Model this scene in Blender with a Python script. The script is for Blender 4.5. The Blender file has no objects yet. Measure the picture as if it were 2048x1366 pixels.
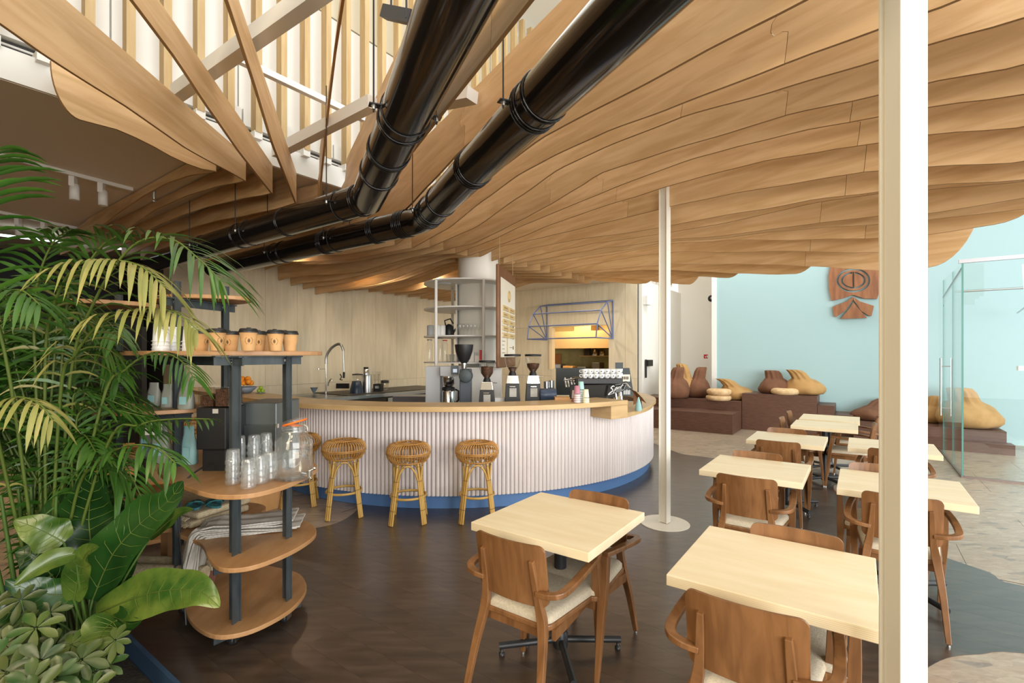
import bpy, math, random
from math import sin, cos, pi, sqrt, atan2, radians
from mathutils import Vector, Matrix
random.seed(7)
sc = bpy.context.scene
COL = sc.collection

# ------------------------------------------------------------ camera, world, lights, exposure
FPX, CX, HY, CAMZ = 967.0, 1024.0, 710.0, 1.65
cam_d = bpy.data.cameras.new('camera')
cam = bpy.data.objects.new('camera', cam_d)
COL.objects.link(cam)
cam.location = (0, 0, CAMZ)
cam.rotation_euler = (pi / 2, 0, 0)
cam_d.sensor_width = 36.0
cam_d.lens = 36.0 * FPX / 2048.0
cam_d.shift_y = (HY - 683.0) / 2048.0
cam_d.clip_start = 0.02
cam_d.clip_end = 200
sc.camera = cam
sc.view_settings.view_transform = 'Standard'
sc.view_settings.look = 'None'
sc.view_settings.exposure = 0.35
sc.view_settings.gamma = 1.0
sc.view_settings.use_curve_mapping = False
sc.cycles.max_bounces = 8
sc.cycles.transparent_max_bounces = 24
sc.cycles.caustics_reflective = False
sc.cycles.caustics_refractive = False

world = bpy.data.worlds.new('daylight')
sc.world = world
world.use_nodes = True
bg = world.node_tree.nodes['Background']
bg.inputs[0].default_value = (0.93, 0.97, 1.0, 1)
bg.inputs[1].default_value = 1.25

def area(name, loc, target, sx, sy, power, color=(1, 1, 1)):
    d = bpy.data.lights.new(name, 'AREA')
    d.shape = 'RECTANGLE'
    d.size, d.size_y = sx, sy
    d.energy = power
    d.color = color
    o = bpy.data.objects.new(name, d)
    COL.objects.link(o)
    o.location = loc
    o.rotation_euler = (Vector(target) - Vector(loc)).to_track_quat('-Z', 'Y').to_euler()
    return o

def spot(name, loc, target, power, color=(1, .8, .55), ang=50, blend=.5, rad=.03):
    d = bpy.data.lights.new(name, 'SPOT')
    d.energy = power
    d.color = color
    d.spot_size = radians(ang)
    d.spot_blend = blend
    d.shadow_soft_size = rad
    o = bpy.data.objects.new(name, d)
    COL.objects.link(o)
    o.location = loc
    o.rotation_euler = (Vector(target) - Vector(loc)).to_track_quat('-Z', 'Y').to_euler()
    return o

U = 1.0645                       # survey units to metres
def S(x, y, z=None):
    if z is None:
        return Vector((x * U, y * U))
    return Vector((x * U, y * U, CAMZ + (z - 1.55) * U))
D1 = Vector((0.5843, 0.8115))    # room axis running away to the right
D2 = Vector((0.8115, -0.5843))   # room axis running to the right and nearer
A2 = atan2(D2.y, D2.x)
A1 = atan2(D1.y, D1.x)

# daylight of the glazed fronts to the right and behind, and of the roof light over the void; fill lights added
area('window_daylight_rear', (5.5, -9.0, 2.7), (-0.5, 8, 1.4), 15, 5.2, 2300, (1, .985, .955))
area('window_daylight_side', (11.5, 3.2, 3.0), (5.0, 9.5, 1.0), 8, 5, 260, (1, .99, .96))
area('warm_fill_light', (-2.2, -0.7, 2.7), (1.6, 1.6, 1.2), 1.6, 1.4, 90, (1, .84, .6))  # added unseen fill: warms the near column's left face and the plants
area('roof_light', (-0.4, 4.2, 7.2), (-0.6, 4.6, 0), 4.5, 6, 120, (1, .98, .95))
area('far_wall_fill', (4.6, 10.6, 6.8), (4.9, 12.6, 1.0), 2.5, 2.5, 150, (1, .97, .93))  # added fill that brightens the far white wall, no real opening
spot('warm_palm_fill', (-1.2, 0.9, 3.2), (-2.0, 2.4, 1.6), 55, (1, .80, .5), 60, .6, .25)  # added unseen spot, off the track, for warm light on the palm

# ------------------------------------------------------------ geometry of the photograph
def F(px, py, z=0.0):
    "point of the photograph on the level z"
    y = FPX * (CAMZ - z) / (py - HY)
    return Vector(((px - CX) / FPX * y, y, z))
def P(px, py, y):
    return Vector(((px - CX) / FPX * y, y, CAMZ - (py - HY) / FPX * y))

# ------------------------------------------------------------ mesh builder
class MB:
    def __init__(s):
        s.v, s.f, s.sm, s.mi = [], [], [], []
        s.cur = 0
    def add(s, vs, fs, smooth=False):
        b = len(s.v)
        s.v += [Vector(v) for v in vs]
        for f in fs:
            s.f.append([b + i for i in f]); s.sm.append(smooth); s.mi.append(s.cur)
        return s
    def box(s, c, size, rot=0.0, M=None):
        hx, hy, hz = size[0] / 2, size[1] / 2, size[2] / 2
        vs = [Vector((x, y, z)) for x in (-hx, hx) for y in (-hy, hy) for z in (-hz, hz)]
        R = M if M is not None else Matrix.Rotation(rot, 3, 'Z')
        c = Vector(c)
        vs = [c + R @ v for v in vs]
        return s.add(vs, [(0, 1, 3, 2), (4, 6, 7, 5), (0, 4, 5, 1), (2, 3, 7, 6), (0, 2, 6, 4), (1, 5, 7, 3)])
    def taper(s, a, b, ra, rb, ref=(0, 0, 1)):
        "bar of rectangular section from a to b, half sizes ra=(u,v) and rb"
        a, b = Vector(a), Vector(b)
        t = (b - a).normalized()
        r = Vector(ref)
        if abs(t.dot(r)) > .98: r = Vector((1, 0, 0))
        u = t.cross(r).normalized(); w = u.cross(t).normalized()
        vs = []
        for p, (x, y) in ((a, ra), (b, rb)):
            vs += [p - u * x - w * y, p + u * x - w * y, p + u * x + w * y, p - u * x + w * y]
        return s.add(vs, [(3, 2, 1, 0), (4, 5, 6, 7), (0, 1, 5, 4), (1, 2, 6, 5), (2, 3, 7, 6), (3, 0, 4, 7)])
    def strip(s, pts, half, up=(0, 0, 1)):
        "rectangular section swept along pts; half=[(u,v)] per point or one pair"
        pts = [Vector(p) for p in pts]
        n = len(pts)
        vs = []
        upv = Vector(up)
        for i, p in enumerate(pts):
            t = (pts[min(i + 1, n - 1)] - pts[max(i - 1, 0)]).normalized()
            u = t.cross(upv).normalized(); w = u.cross(t).normalized()
            h = half[i] if isinstance(half, list) else half
            vs += [p - u * h[0] - w * h[1], p + u * h[0] - w * h[1], p + u * h[0] + w * h[1], p - u * h[0] + w * h[1]]
        fs = [(3, 2, 1, 0), tuple(4 * (n - 1) + i for i in range(4))]
        for i in range(n - 1):
            for k in range(4):
                a = 4 * i + k; b = 4 * i + (k + 1) % 4
                fs.append((a, b, b + 4, a + 4))
        return s.add(vs, fs)
    def tube(s, pts, r, n=8, closed=False, caps=True, smooth=True):
        pts = [Vector(p) for p in pts]
        m = len(pts)
        vs = []
        prev = None
        for i, p in enumerate(pts):
            if closed: t = pts[(i + 1) % m] - pts[i - 1]
            else: t = pts[min(i + 1, m - 1)] - pts[max(i - 1, 0)]
            t.normalize()
            if prev is None:
                ref = Vector((0, 0, 1)) if abs(t.z) < .9 else Vector((1, 0, 0))
                u = t.cross(ref).normalized()
            else:
                u = (prev - t * prev.dot(t))
                u = u.normalized() if u.length > 1e-6 else t.orthogonal().normalized()
            prev = u
            w = t.cross(u)
            rr = r[i] if isinstance(r, (list, tuple)) else r
            for k in range(n):
                a = 2 * pi * k / n
                vs.append(p + u * (rr * cos(a)) + w * (rr * sin(a)))
        fs = []
        for i in range(m if closed else m - 1):
            j = (i + 1) % m
            for k in range(n):
                l = (k + 1) % n
                fs.append((i * n + k, i * n + l, j * n + l, j * n + k))
        s.add(vs, fs, smooth)
        if caps and not closed:
            s.add(vs[:n], [tuple(reversed(range(n)))]); s.add(vs[-n:], [tuple(range(n))])
        return s
    def lathe(s, prof, c=(0, 0, 0), n=24, smooth=True, M=None, caps=True):
        "prof: (r,z) list from bottom to top"
        c = Vector(c)
        vs = []
        for r, z in prof:
            for k in range(n):
                a = 2 * pi * k / n
                v = Vector((r * cos(a), r * sin(a), z))
                vs.append(c + (M @ v if M is not None else v))
        fs = []
        for i in range(len(prof) - 1):
            for k in range(n):
                l = (k + 1) % n
                fs.append((i * n + k, i * n + l, (i + 1) * n + l, (i + 1) * n + k))
        s.add(vs, fs, smooth)
        if caps:
            if prof[0][0] > 1e-5: s.add(vs[:n], [tuple(reversed(range(n)))])
            if prof[-1][0] > 1e-5: s.add(vs[-n:], [tuple(range(n))])
        return s
    def prism(s, poly, z0, z1):
        "plan polygon (x,y) extruded between two heights"
        n = len(poly)
        ar = sum(poly[i][0] * poly[(i + 1) % n][1] - poly[(i + 1) % n][0] * poly[i][1] for i in range(n))
        if ar < 0: poly = list(reversed(poly))
        vs = [Vector((p[0], p[1], z0)) for p in poly] + [Vector((p[0], p[1], z1)) for p in poly]
        fs = [tuple(reversed(range(n))), tuple(range(n, 2 * n))]
        for i in range(n):
            j = (i + 1) % n
            fs.append((i, j, n + j, n + i))
        return s.add(vs, fs)
    def plate(s, poly, O, ux, uy, t):
        "outline (a,b) in the plane O+a*ux+b*uy, thickness t along ux x uy"
        O, ux, uy = Vector(O), Vector(ux), Vector(uy)
        nrm = ux.cross(uy).normalized()
        n = len(poly)
        ar = sum(poly[i][0] * poly[(i + 1) % n][1] - poly[(i + 1) % n][0] * poly[i][1] for i in range(n))
        if ar < 0: poly = list(reversed(poly))
        b = [O + ux * a + uy * c for a, c in poly]
        vs = b + [v + nrm * t for v in b]
        fs = [tuple(reversed(range(n))), tuple(range(n, 2 * n))]
        for i in range(n):
            j = (i + 1) % n
            fs.append((i, j, n + j, n + i))
        return s.add(vs, fs)
    def wall(s, a, b, z0, z1, t):
        "upright slab from plan point a to b, thickness t to the left of a->b"
        a, b = Vector(a[:2]), Vector(b[:2])
        d = (b - a).normalized(); nn = Vector((-d.y, d.x)) * t
        return s.prism([a, b, b + nn, a + nn], z0, z1)
    def grid(s, rows, smooth=True, closed=False):
        "rows of equal length point lists"
        m, n = len(rows), len(rows[0])
        vs = [p for r in rows for p in r]
        fs = []
        for i in range(m - 1):
            for k in range(n if closed else n - 1):
                l = (k + 1) % n
                fs.append((i * n + k, i * n + l, (i + 1) * n + l, (i + 1) * n + k))
        return s.add(vs, fs, smooth)
    def mesh(s, name, mats):
        me = bpy.data.meshes.new(name)
        me.from_pydata([tuple(v) for v in s.v], [], s.f)
        if not isinstance(mats, (list, tuple)): mats = [mats]
        for m in mats: me.materials.append(m)
        me.polygons.foreach_set('use_smooth', s.sm)
        me.polygons.foreach_set('material_index', s.mi)
        me.update()
        return me

def thing(name, label, cat, loc=(0, 0, 0), rotz=0.0, group=None):
    o = bpy.data.objects.new(name, None)
    COL.objects.link(o)
    o.empty_display_size = .1
    o.location = loc
    o.rotation_euler = (0, 0, rotz)
    if label: o['label'] = label
    if cat: o['category'] = cat
    if group: o['group'] = group
    return o

def wloc(o):
    v = Vector((0, 0, 0))
    while o is not None:
        v = v + Vector(o.location); o = o.parent
    return v

def part(name, mb, mat, parent=None, bevel=0, world=False, label=None, kind=None, off=None):
    "link ONE mesh object; world=True means the coordinates are world ones (parents unrotated)"
    if world and parent is not None:
        o0 = wloc(parent)
        for v in mb.v: v -= o0
    if off is not None:
        for v in mb.v: v -= Vector(off)
    o = bpy.data.objects.new(name, mb.mesh(name, mat))
    COL.objects.link(o)
    if off is not None: o.location = off
    o.parent = parent
    if bevel:
        m = o.modifiers.new('bevel', 'BEVEL'); m.width = bevel; m.segments = 2; m.limit_method = 'ANGLE'; m.angle_limit = radians(40)
    if label: o['label'] = label
    if kind: o['kind'] = kind
    return o

def solid(name, mb, mat, label, cat, group=None, bevel=0):
    "a thing that is one mesh, origin at its base"
    n = len(mb.v)
    c = Vector((sum(v.x for v in mb.v) / n, sum(v.y for v in mb.v) / n, min(v.z for v in mb.v)))
    o = part(name, mb, mat, None, bevel, off=c)
    o['label'] = label; o['category'] = cat
    if group: o['group'] = group
    return o

def struct(name, mb, mat, parent=None, bevel=0, label=None):
    o = part(name, mb, mat, parent, bevel)
    if parent is None: o['kind'] = 'structure'
    if label: o['label'] = label
    return o

def dup(root, loc, rotz, label=None, group=None, scale=None):
    r = root.copy(); COL.objects.link(r)
    r.location = loc; r.rotation_euler = (0, 0, rotz)
    if label: r['label'] = label
    if group: r['group'] = group
    if scale: r.scale = scale
    for ch in list(root.children):
        c = ch.copy(); COL.objects.link(c); c.parent = r
        for g in list(ch.children):
            d = g.copy(); COL.objects.link(d); d.parent = c
    return r

# ------------------------------------------------------------ materials
def mat(name, col, rough=.5, metal=0.0, col2=None, scale=(1, 1, 1), nscale=4, detail=4, lo=.35, hi=.65, rnd=0.0,
        bump=0.0, bscale=60, coat=0.0, trans=0.0, ior=1.45, emit=None, estr=0, spec=.5, dist=0.0):
    m = bpy.data.materials.new(name)
    m.use_nodes = True
    nt = m.node_tree
    b = nt.nodes['Principled BSDF']
    b.inputs['Roughness'].default_value = rough
    b.inputs['Metallic'].default_value = metal
    b.inputs['Coat Weight'].default_value = coat
    b.inputs['Transmission Weight'].default_value = trans
    b.inputs['IOR'].default_value = ior
    b.inputs['Specular IOR Level'].default_value = spec
    c1 = (*col, 1)
    b.inputs['Base Color'].default_value = c1
    tc = nt.nodes.new('ShaderNodeTexCoord')
    out = None
    if col2 is not None:
        mp = nt.nodes.new('ShaderNodeMapping'); mp.inputs['Scale'].default_value = scale
        nt.links.new(tc.outputs['Object'], mp.inputs[0])
        if rnd:
            oi = nt.nodes.new('ShaderNodeObjectInfo')
            ad = nt.nodes.new('ShaderNodeVectorMath'); ad.operation = 'ADD'
            sc_ = nt.nodes.new('ShaderNodeMath'); sc_.operation = 'MULTIPLY'; sc_.inputs[1].default_value = 37
            nt.links.new(oi.outputs['Random'], sc_.inputs[0])
            nt.links.new(mp.outputs[0], ad.inputs[0]); nt.links.new(sc_.outputs[0], ad.inputs[1])
            vec = ad.outputs[0]
        else: vec = mp.outputs[0]
        nz = nt.nodes.new('ShaderNodeTexNoise')
        nz.inputs['Scale'].default_value = nscale; nz.inputs['Detail'].default_value = detail
        nz.inputs['Distortion'].default_value = dist
        nt.links.new(vec, nz.inputs['Vector'])
        rp = nt.nodes.new('ShaderNodeValToRGB')
        rp.color_ramp.elements[0].position = lo; rp.color_ramp.elements[0].color = c1
        rp.color_ramp.elements[1].position = hi; rp.color_ramp.elements[1].color = (*col2, 1)
        nt.links.new(nz.outputs[0], rp.inputs[0])
        out = rp.outputs[0]
        if rnd:
            hs = nt.nodes.new('ShaderNodeHueSaturation')
            mr = nt.nodes.new('ShaderNodeMapRange')
            mr.inputs[3].default_value = 1 - rnd; mr.inputs[4].default_value = 1 + rnd
            nt.links.new(oi.outputs['Random'], mr.inputs[0]); nt.links.new(mr.outputs[0], hs.inputs['Value'])
            nt.links.new(out, hs.inputs['Color']); out = hs.outputs[0]
        nt.links.new(out, b.inputs['Base Color'])
    if bump:
        nb = nt.nodes.new('ShaderNodeTexNoise'); nb.inputs['Scale'].default_value = bscale; nb.inputs['Detail'].default_value = 3
        nt.links.new(tc.outputs['Object'], nb.inputs['Vector'])
        bp = nt.nodes.new('ShaderNodeBump'); bp.inputs['Strength'].default_value = bump; bp.inputs['Distance'].default_value = .01
        nt.links.new(nb.outputs[0], bp.inputs['Height']); nt.links.new(bp.outputs[0], b.inputs['Normal'])
    if emit:
        b.inputs['Emission Color'].default_value = (*emit, 1); b.inputs['Emission Strength'].default_value = estr
    return m

def glass(name, tint=(.95, .97, .97), rough=.0, boost=1.0, haze=0.0):
    m = bpy.data.materials.new(name); m.use_nodes = True
    nt = m.node_tree
    nt.nodes.remove(nt.nodes['Principled BSDF'])
    o = nt.nodes['Material Output']
    t = nt.nodes.new('ShaderNodeBsdfTransparent'); t.inputs[0].default_value = (*tint, 1)
    g = nt.nodes.new('ShaderNodeBsdfGlossy'); g.inputs['Roughness'].default_value = rough; g.inputs[0].default_value = (1, 1, 1, 1)
    fr = nt.nodes.new('ShaderNodeLayerWeight'); fr.inputs[0].default_value = .5
    pw = nt.nodes.new('ShaderNodeMath'); pw.operation = 'POWER'; pw.inputs[1].default_value = 4.0
    nt.links.new(fr.outputs['Facing'], pw.inputs[0])
    mu = nt.nodes.new('ShaderNodeMath'); mu.operation = 'MULTIPLY_ADD'; mu.inputs[1].default_value = .75 * boost; mu.inputs[2].default_value = .035 * boost; mu.use_clamp = True
    nt.links.new(pw.outputs[0], mu.inputs[0])
    mx = nt.nodes.new('ShaderNodeMixShader')
    nt.links.new(mu.outputs[0], mx.inputs[0]); nt.links.new(t.outputs[0], mx.inputs[1]); nt.links.new(g.outputs[0], mx.inputs[2])
    if haze:
        df = nt.nodes.new('ShaderNodeBsdfTranslucent'); df.inputs[0].default_value = (.9, .93, .93, 1)
        d2_ = nt.nodes.new('ShaderNodeBsdfDiffuse'); d2_.inputs[0].default_value = (.9, .93, .93, 1)
        m3 = nt.nodes.new('ShaderNodeMixShader'); m3.inputs[0].default_value = .5
        nt.links.new(df.outputs[0], m3.inputs[1]); nt.links.new(d2_.outputs[0], m3.inputs[2])
        m2 = nt.nodes.new('ShaderNodeMixShader'); m2.inputs[0].default_value = haze
        nt.links.new(mx.outputs[0], m2.inputs[1]); nt.links.new(m3.outputs[0], m2.inputs[2])
        nt.links.new(m2.outputs[0], o.inputs[0])
    else:
        nt.links.new(mx.outputs[0], o.inputs[0])
    return m

def stripes(m, axis, freq, dark, width=.5, amount=1.0):
    "layer lines (ply edge, nodes of cane) mixed over the base colour along one object axis"
    nt = m.node_tree
    b = nt.nodes['Principled BSDF']
    tc = nt.nodes.new('ShaderNodeTexCoord'); sp = nt.nodes.new('ShaderNodeSeparateXYZ')
    nt.links.new(tc.outputs['Object'], sp.inputs[0])
    mu = nt.nodes.new('ShaderNodeMath'); mu.operation = 'MULTIPLY'; mu.inputs[1].default_value = freq
    nt.links.new(sp.outputs[axis], mu.inputs[0])
    fr = nt.nodes.new('ShaderNodeMath'); fr.operation = 'FRACT'; nt.links.new(mu.outputs[0], fr.inputs[0])
    lt = nt.nodes.new('ShaderNodeMath'); lt.operation = 'LESS_THAN'; lt.inputs[1].default_value = width
    nt.links.new(fr.outputs[0], lt.inputs[0])
    am = nt.nodes.new('ShaderNodeMath'); am.operation = 'MULTIPLY'; am.inputs[1].default_value = amount
    nt.links.new(lt.outputs[0], am.inputs[0])
    mx = nt.nodes.new('ShaderNodeMix'); mx.data_type = 'RGBA'
    lk = b.inputs['Base Color'].links
    if lk: nt.links.new(lk[0].from_socket, mx.inputs[6])
    else: mx.inputs[6].default_value = b.inputs['Base Color'].default_value
    mx.inputs[7].default_value = (*dark, 1)
    nt.links.new(am.outputs[0], mx.inputs[0]); nt.links.new(mx.outputs[2], b.inputs['Base Color'])
    return m

M_fin = mat('fin_plywood', (.60, .375, .175), .5, col2=(.75, .515, .28), scale=(.9, 6, 9), nscale=1.6, detail=7, rnd=.09, dist=.8)
M_fin_edge = mat('fin_edge', (.42, .24, .10), .6)
M_soffit = mat('soffit_paint', (.74, .66, .55), .8)
M_white = mat('white_paint', (.82, .81, .77), .55)
M_white_wall = mat('white_wall', (.86, .84, .78), .7)
M_column = mat('column_paint', (.735, .70, .61), .4)
M_panel = mat('birch_panel', (.66, .565, .395), .55, col2=(.725, .64, .47), scale=(6, 6, .7), nscale=2.5, detail=5, rnd=.03)
M_blue_wall = mat('pale_blue_wall', (.375, .54, .565), .7)
M_slat = mat('slat_pine', (.45, .305, .14), .6, col2=(.53, .38, .19), scale=(9, 9, 1), nscale=2, rnd=.05)
M_duct = mat('black_duct', (.009, .007, .006), .15, .0, coat=.25, spec=.5)
M_black = mat('black_metal', (.02, .021, .023), .38)
M_blackpl = mat('black_plastic', (.014, .014, .015), .45)
M_steel_post = mat('raw_steel', (.045, .055, .06), .45, .35, col2=(.075, .088, .094), scale=(3, 3, 1), nscale=5)
M_chrome = mat('chrome', (.75, .75, .74), .15, 1.0)
M_steel = mat('brushed_steel', (.52, .53, .53), .3, 1.0)
M_zinc = mat('zinc', (.6, .6, .58), .4, 1.0)
M_cart = mat('cart_plywood', (.36, .185, .075), .45, col2=(.44, .245, .11), scale=(3, 1, 1), nscale=5, detail=5)
M_table = mat('birch_top', (.80, .665, .43), .42, col2=(.86, .745, .52), scale=(1.2, 7, 1), nscale=2.0, detail=5, rnd=.02)
stripes(M_table, 2, 150, (.62, .47, .27), .35, .45)
M_chair = mat('walnut_beech', (.155, .068, .024), .35, col2=(.235, .108, .040), scale=(9, 9, 1.2), nscale=2.2, detail=5, dist=.8, rnd=.06)
M_seat = mat('oat_fabric', (.47, .40, .29), .9, col2=(.56, .49, .37), nscale=90, bump=.25, bscale=240)
M_counter = mat('oak_counter', (.50, .325, .145), .35, col2=(.60, .41, .20), scale=(1, 1, 6), nscale=3, detail=5)
M_batten = mat('pink_wash_batten', (.70, .635, .615), .6, col2=(.76, .70, .68), scale=(8, 8, .8), nscale=3, rnd=.04)
M_plinth = mat('blue_plinth', (.10, .21, .44), .45)
M_terrazzo = None
M_plank = mat('dark_vinyl', (.040, .027, .019), .35, col2=(.074, .051, .037), scale=(1.2, 6, 1), nscale=3, detail=8, rnd=.08, bump=.03, bscale=30, coat=.5, spec=.9)
M_plank.node_tree.nodes['Principled BSDF'].inputs['Coat Roughness'].default_value = .22
M_subfloor = mat('joint_dark', (.02, .017, .014), .8)
M_cane = mat('bamboo_cane', (.50, .29, .06), .4, col2=(.60, .37, .10), nscale=9, scale=(1, 1, .4))
stripes(M_cane, 2, 7.3, (.17, .075, .015), .05, .85)
M_rattan = mat('rattan', (.42, .20, .045), .45, col2=(.55, .29, .08), nscale=12)
M_step = mat('dark_step_veneer', (.095, .042, .026), .45, col2=(.125, .06, .038), scale=(2, 2, 14), nscale=4)
M_bag_brown = mat('brown_canvas', (.135, .055, .026), .85, col2=(.17, .075, .038), nscale=5, bump=.5, bscale=9)
M_bag_tan = mat('tan_canvas', (.37, .205, .07), .85, col2=(.45, .265, .10), nscale=5, bump=.5, bscale=9)
M_pouf = mat('cork_pouf', (.58, .38, .19), .85, col2=(.70, .50, .29), nscale=14, bump=.6, bscale=50)
M_sign = mat('sign_veneer', (.22, .085, .038), .5, col2=(.33, .14, .06), scale=(6, 6, 1), nscale=2.5, detail=5)
M_glass = glass('pane_glass', (.965, .988, .985), boost=1.0)
M_glass_edge = mat('glass_edge', (.10, .30, .26), .15, spec=.8)
M_glassware = glass('glassware', (.975, .98, .98), .04, 1.0, .05)
M_hopper = glass('hopper_plastic', (.93, .925, .91), .06, 1.4)
M_leaf_palm = mat('palm_leaflet', (.016, .062, .007), .36, col2=(.045, .115, .012), nscale=3, rnd=.25)
M_leaf_lit = mat('palm_leaflet_lit', (.14, .16, .035), .40, col2=(.24, .22, .07), nscale=4, rnd=.1)  # lit copy of the leaflet green: warm light put into the colour
M_rachis = mat('palm_rachis', (.08, .12, .02), .45)
M_leaf_big = mat('broad_leaf', (.008, .036, .006), .28, col2=(.022, .072, .011), nscale=3.5, rnd=.25, bump=.2, bscale=12)
M_leaf_lime = mat('broad_leaf_lime', (.020, .065, .008), .30, col2=(.10, .145, .022), nscale=7, rnd=.2, bump=.2, bscale=12)
M_leaf_sch = mat('umbrella_leaf', (.016, .055, .009), .35, col2=(.085, .105, .024), nscale=6, rnd=.3)
M_vein = mat('leaf_vein', (.12, .17, .03), .45)
M_stem = mat('plant_stem', (.06, .12, .02), .5)
M_soil = mat('dark_soil', (.02, .016, .012), .95, col2=(.035, .028, .02), nscale=20, bump=.6)
M_planter = mat('blue_steel_planter', (.035, .075, .14), .4, .3)
M_kraft = mat('kraft_paper', (.56, .31, .125), .75, col2=(.60, .345, .15), nscale=30)
M_lid = mat('black_lid', (.018, .018, .018), .4)
M_print = mat('brown_print', (.06, .035, .02), .8)
M_paper = mat('newsprint', (.47, .44, .385), .85, col2=(.60, .57, .51), nscale=8)
stripes(M_paper, 1, 160, (.30, .29, .27), .4, .35)
M_orange = mat('orange_rubber', (.85, .16, .01), .4)
M_orange_fruit = mat('orange_peel', (.80, .25, .01), .45, col2=(.85, .30, .02), nscale=10, bump=.15, bscale=90)
M_lime = mat('lime_peel', (.30, .45, .03), .45)
M_bowl = mat('grey_blue_bowl', (.20, .24, .30), .4)
M_teal = mat('teal_bag', (.25, .47, .47), .55, col2=(.34, .56, .56), nscale=6)
M_beans = mat('coffee_beans', (.035, .012, .005), .45, col2=(.12, .045, .018), nscale=60, bump=.6, bscale=160)
M_cupwhite = mat('cup_china', (.80, .82, .82), .25)
M_cupteal = mat('cup_teal', (.36, .62, .56), .4)
M_cuppink = mat('cup_pink', (.47, .20, .25), .5)
M_cupcream = mat('cup_cream', (.84, .80, .55), .5)
M_slate = mat('slate_board', (.06, .075, .08), .6)
M_brewer = mat('brewer_paint', (.50, .51, .53), .4)
M_awning = mat('awning_blue', (.13, .165, .31), .4)
M_menu = mat('menu_card', (.84, .80, .68), .6)
M_menuframe = mat('menu_frame', (.17, .075, .03), .5, col2=(.22, .10, .045), nscale=5)
M_tag = mat('menu_tag', (.62, .46, .22), .6)
M_kitchen = mat('kitchen_wall', (.70, .52, .24), .6)
M_kdark = mat('kitchen_dark', (.06, .05, .04), .5)
M_hood = mat('copper_hood', (.70, .47, .24), .35, .6)
M_kgreen = mat('kitchen_tiles', (.36, .35, .16), .4, col2=(.44, .42, .2), nscale=6)
M_cream = mat('bounce_cream', (.58, .47, .32), .8)
M_darkwall = mat('dark_wall', (.018, .016, .014), .7)
M_bench = mat('bench_wood', (.50, .26, .09), .5, col2=(.58, .32, .13), scale=(1, 4, 1), nscale=3)
M_rug = mat('jute_rug', (.42, .33, .20), .95, col2=(.54, .45, .30), nscale=45, bump=.7, bscale=140)
M_sandal = mat('blue_weave', (.02, .045, .10), .7, col2=(.05, .22, .22), nscale=30)
M_lampglow = mat('lamp_glow', (1, .9, .7), .4, emit=(1, .82, .55), estr=9)
M_led = mat('led_strip', (1, 1, 1), .4, emit=(.9, 1, 1), estr=2.5)
M_red = mat('fire_red', (.62, .03, .05), .5)
M_shelfwhite = mat('shelf_white', (.78, .77, .74), .4)
M_grille = mat('grille_dark', (.05, .05, .05), .6)
M_socket = mat('socket_black', (.01, .01, .01), .4)
M_yellow = mat('cream_ceiling', (.66, .61, .47), .7)

def terrazzo():
    m = bpy.data.materials.new('stone_conglomerate'); m.use_nodes = True
    nt = m.node_tree; b = nt.nodes['Principled BSDF']
    b.inputs['Roughness'].default_value = .28
    tc = nt.nodes.new('ShaderNodeTexCoord')
    mp = nt.nodes.new('ShaderNodeMapping'); mp.inputs['Scale'].default_value = (1.0, 2.6, 1)
    nt.links.new(tc.outputs['Object'], mp.inputs[0])
    def vor(s):
        v = nt.nodes.new('ShaderNodeTexVoronoi'); v.inputs['Scale'].default_value = s; v.inputs['Randomness'].default_value = 1
        nt.links.new(mp.outputs[0], v.inputs['Vector']); return v
    v1, v2 = vor(9), vor(26)
    r1 = nt.nodes.new('ShaderNodeValToRGB')
    els = r1.color_ramp.elements
    els[0].position = 0; els[0].color = (.12, .115, .11, 1)
    els[1].position = 1; els[1].color = (.52, .45, .35, 1)
    for p, c in ((.07, (.13, .12, .115)), (.09, (.33, .24, .17)), (.35, (.40, .30, .215)), (.6, (.36, .285, .215)), (.8, (.44, .345, .25))):
        e = els.new(p); e.color = (*c, 1)
    sp = nt.nodes.new('ShaderNodeSeparateColor'); nt.links.new(v1.outputs['Color'], sp.inputs[0]); nt.links.new(sp.outputs[0], r1.inputs[0])
    r2 = nt.nodes.new('ShaderNodeValToRGB')
    r2.color_ramp.elements[0].color = (.33, .25, .18, 1); r2.color_ramp.elements[1].color = (.46, .37, .275, 1)
    sp2 = nt.nodes.new('ShaderNodeSeparateColor'); nt.links.new(v2.outputs['Color'], sp2.inputs[0]); nt.links.new(sp2.outputs[1], r2.inputs[0])
    mx = nt.nodes.new('ShaderNodeMix'); mx.data_type = 'RGBA'; mx.inputs[0].default_value = .5
    nt.links.new(r1.outputs[0], mx.inputs[6]); nt.links.new(r2.outputs[0], mx.inputs[7])
    nt.links.new(mx.outputs[2], b.inputs['Base Color'])
    return m
M_terrazzo = terrazzo()
# ------------------------------------------------------------ room shell
BASE = S(-3.11, 3.27)
def W(s, o):
    "metres along the void edge (s) and behind it (o)"
    return BASE + D1 * s - D2 * o
TS = 1.3115
ZS = CAMZ + (3.31 - 1.55) * U       # soffit height
ZSL = CAMZ + (3.50 - 1.55) * U      # foot of the slats
OP = 4.407                          # panelled wall
SA = 10.71                          # wall with the serving hatch
SB, OB = 11.68, -1.863              # pale blue wall, its left end

def quad(s0, s1, o0, o1):
    return [W(s0, o0), W(s1, o0), W(s1, o1), W(s0, o1)]

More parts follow.
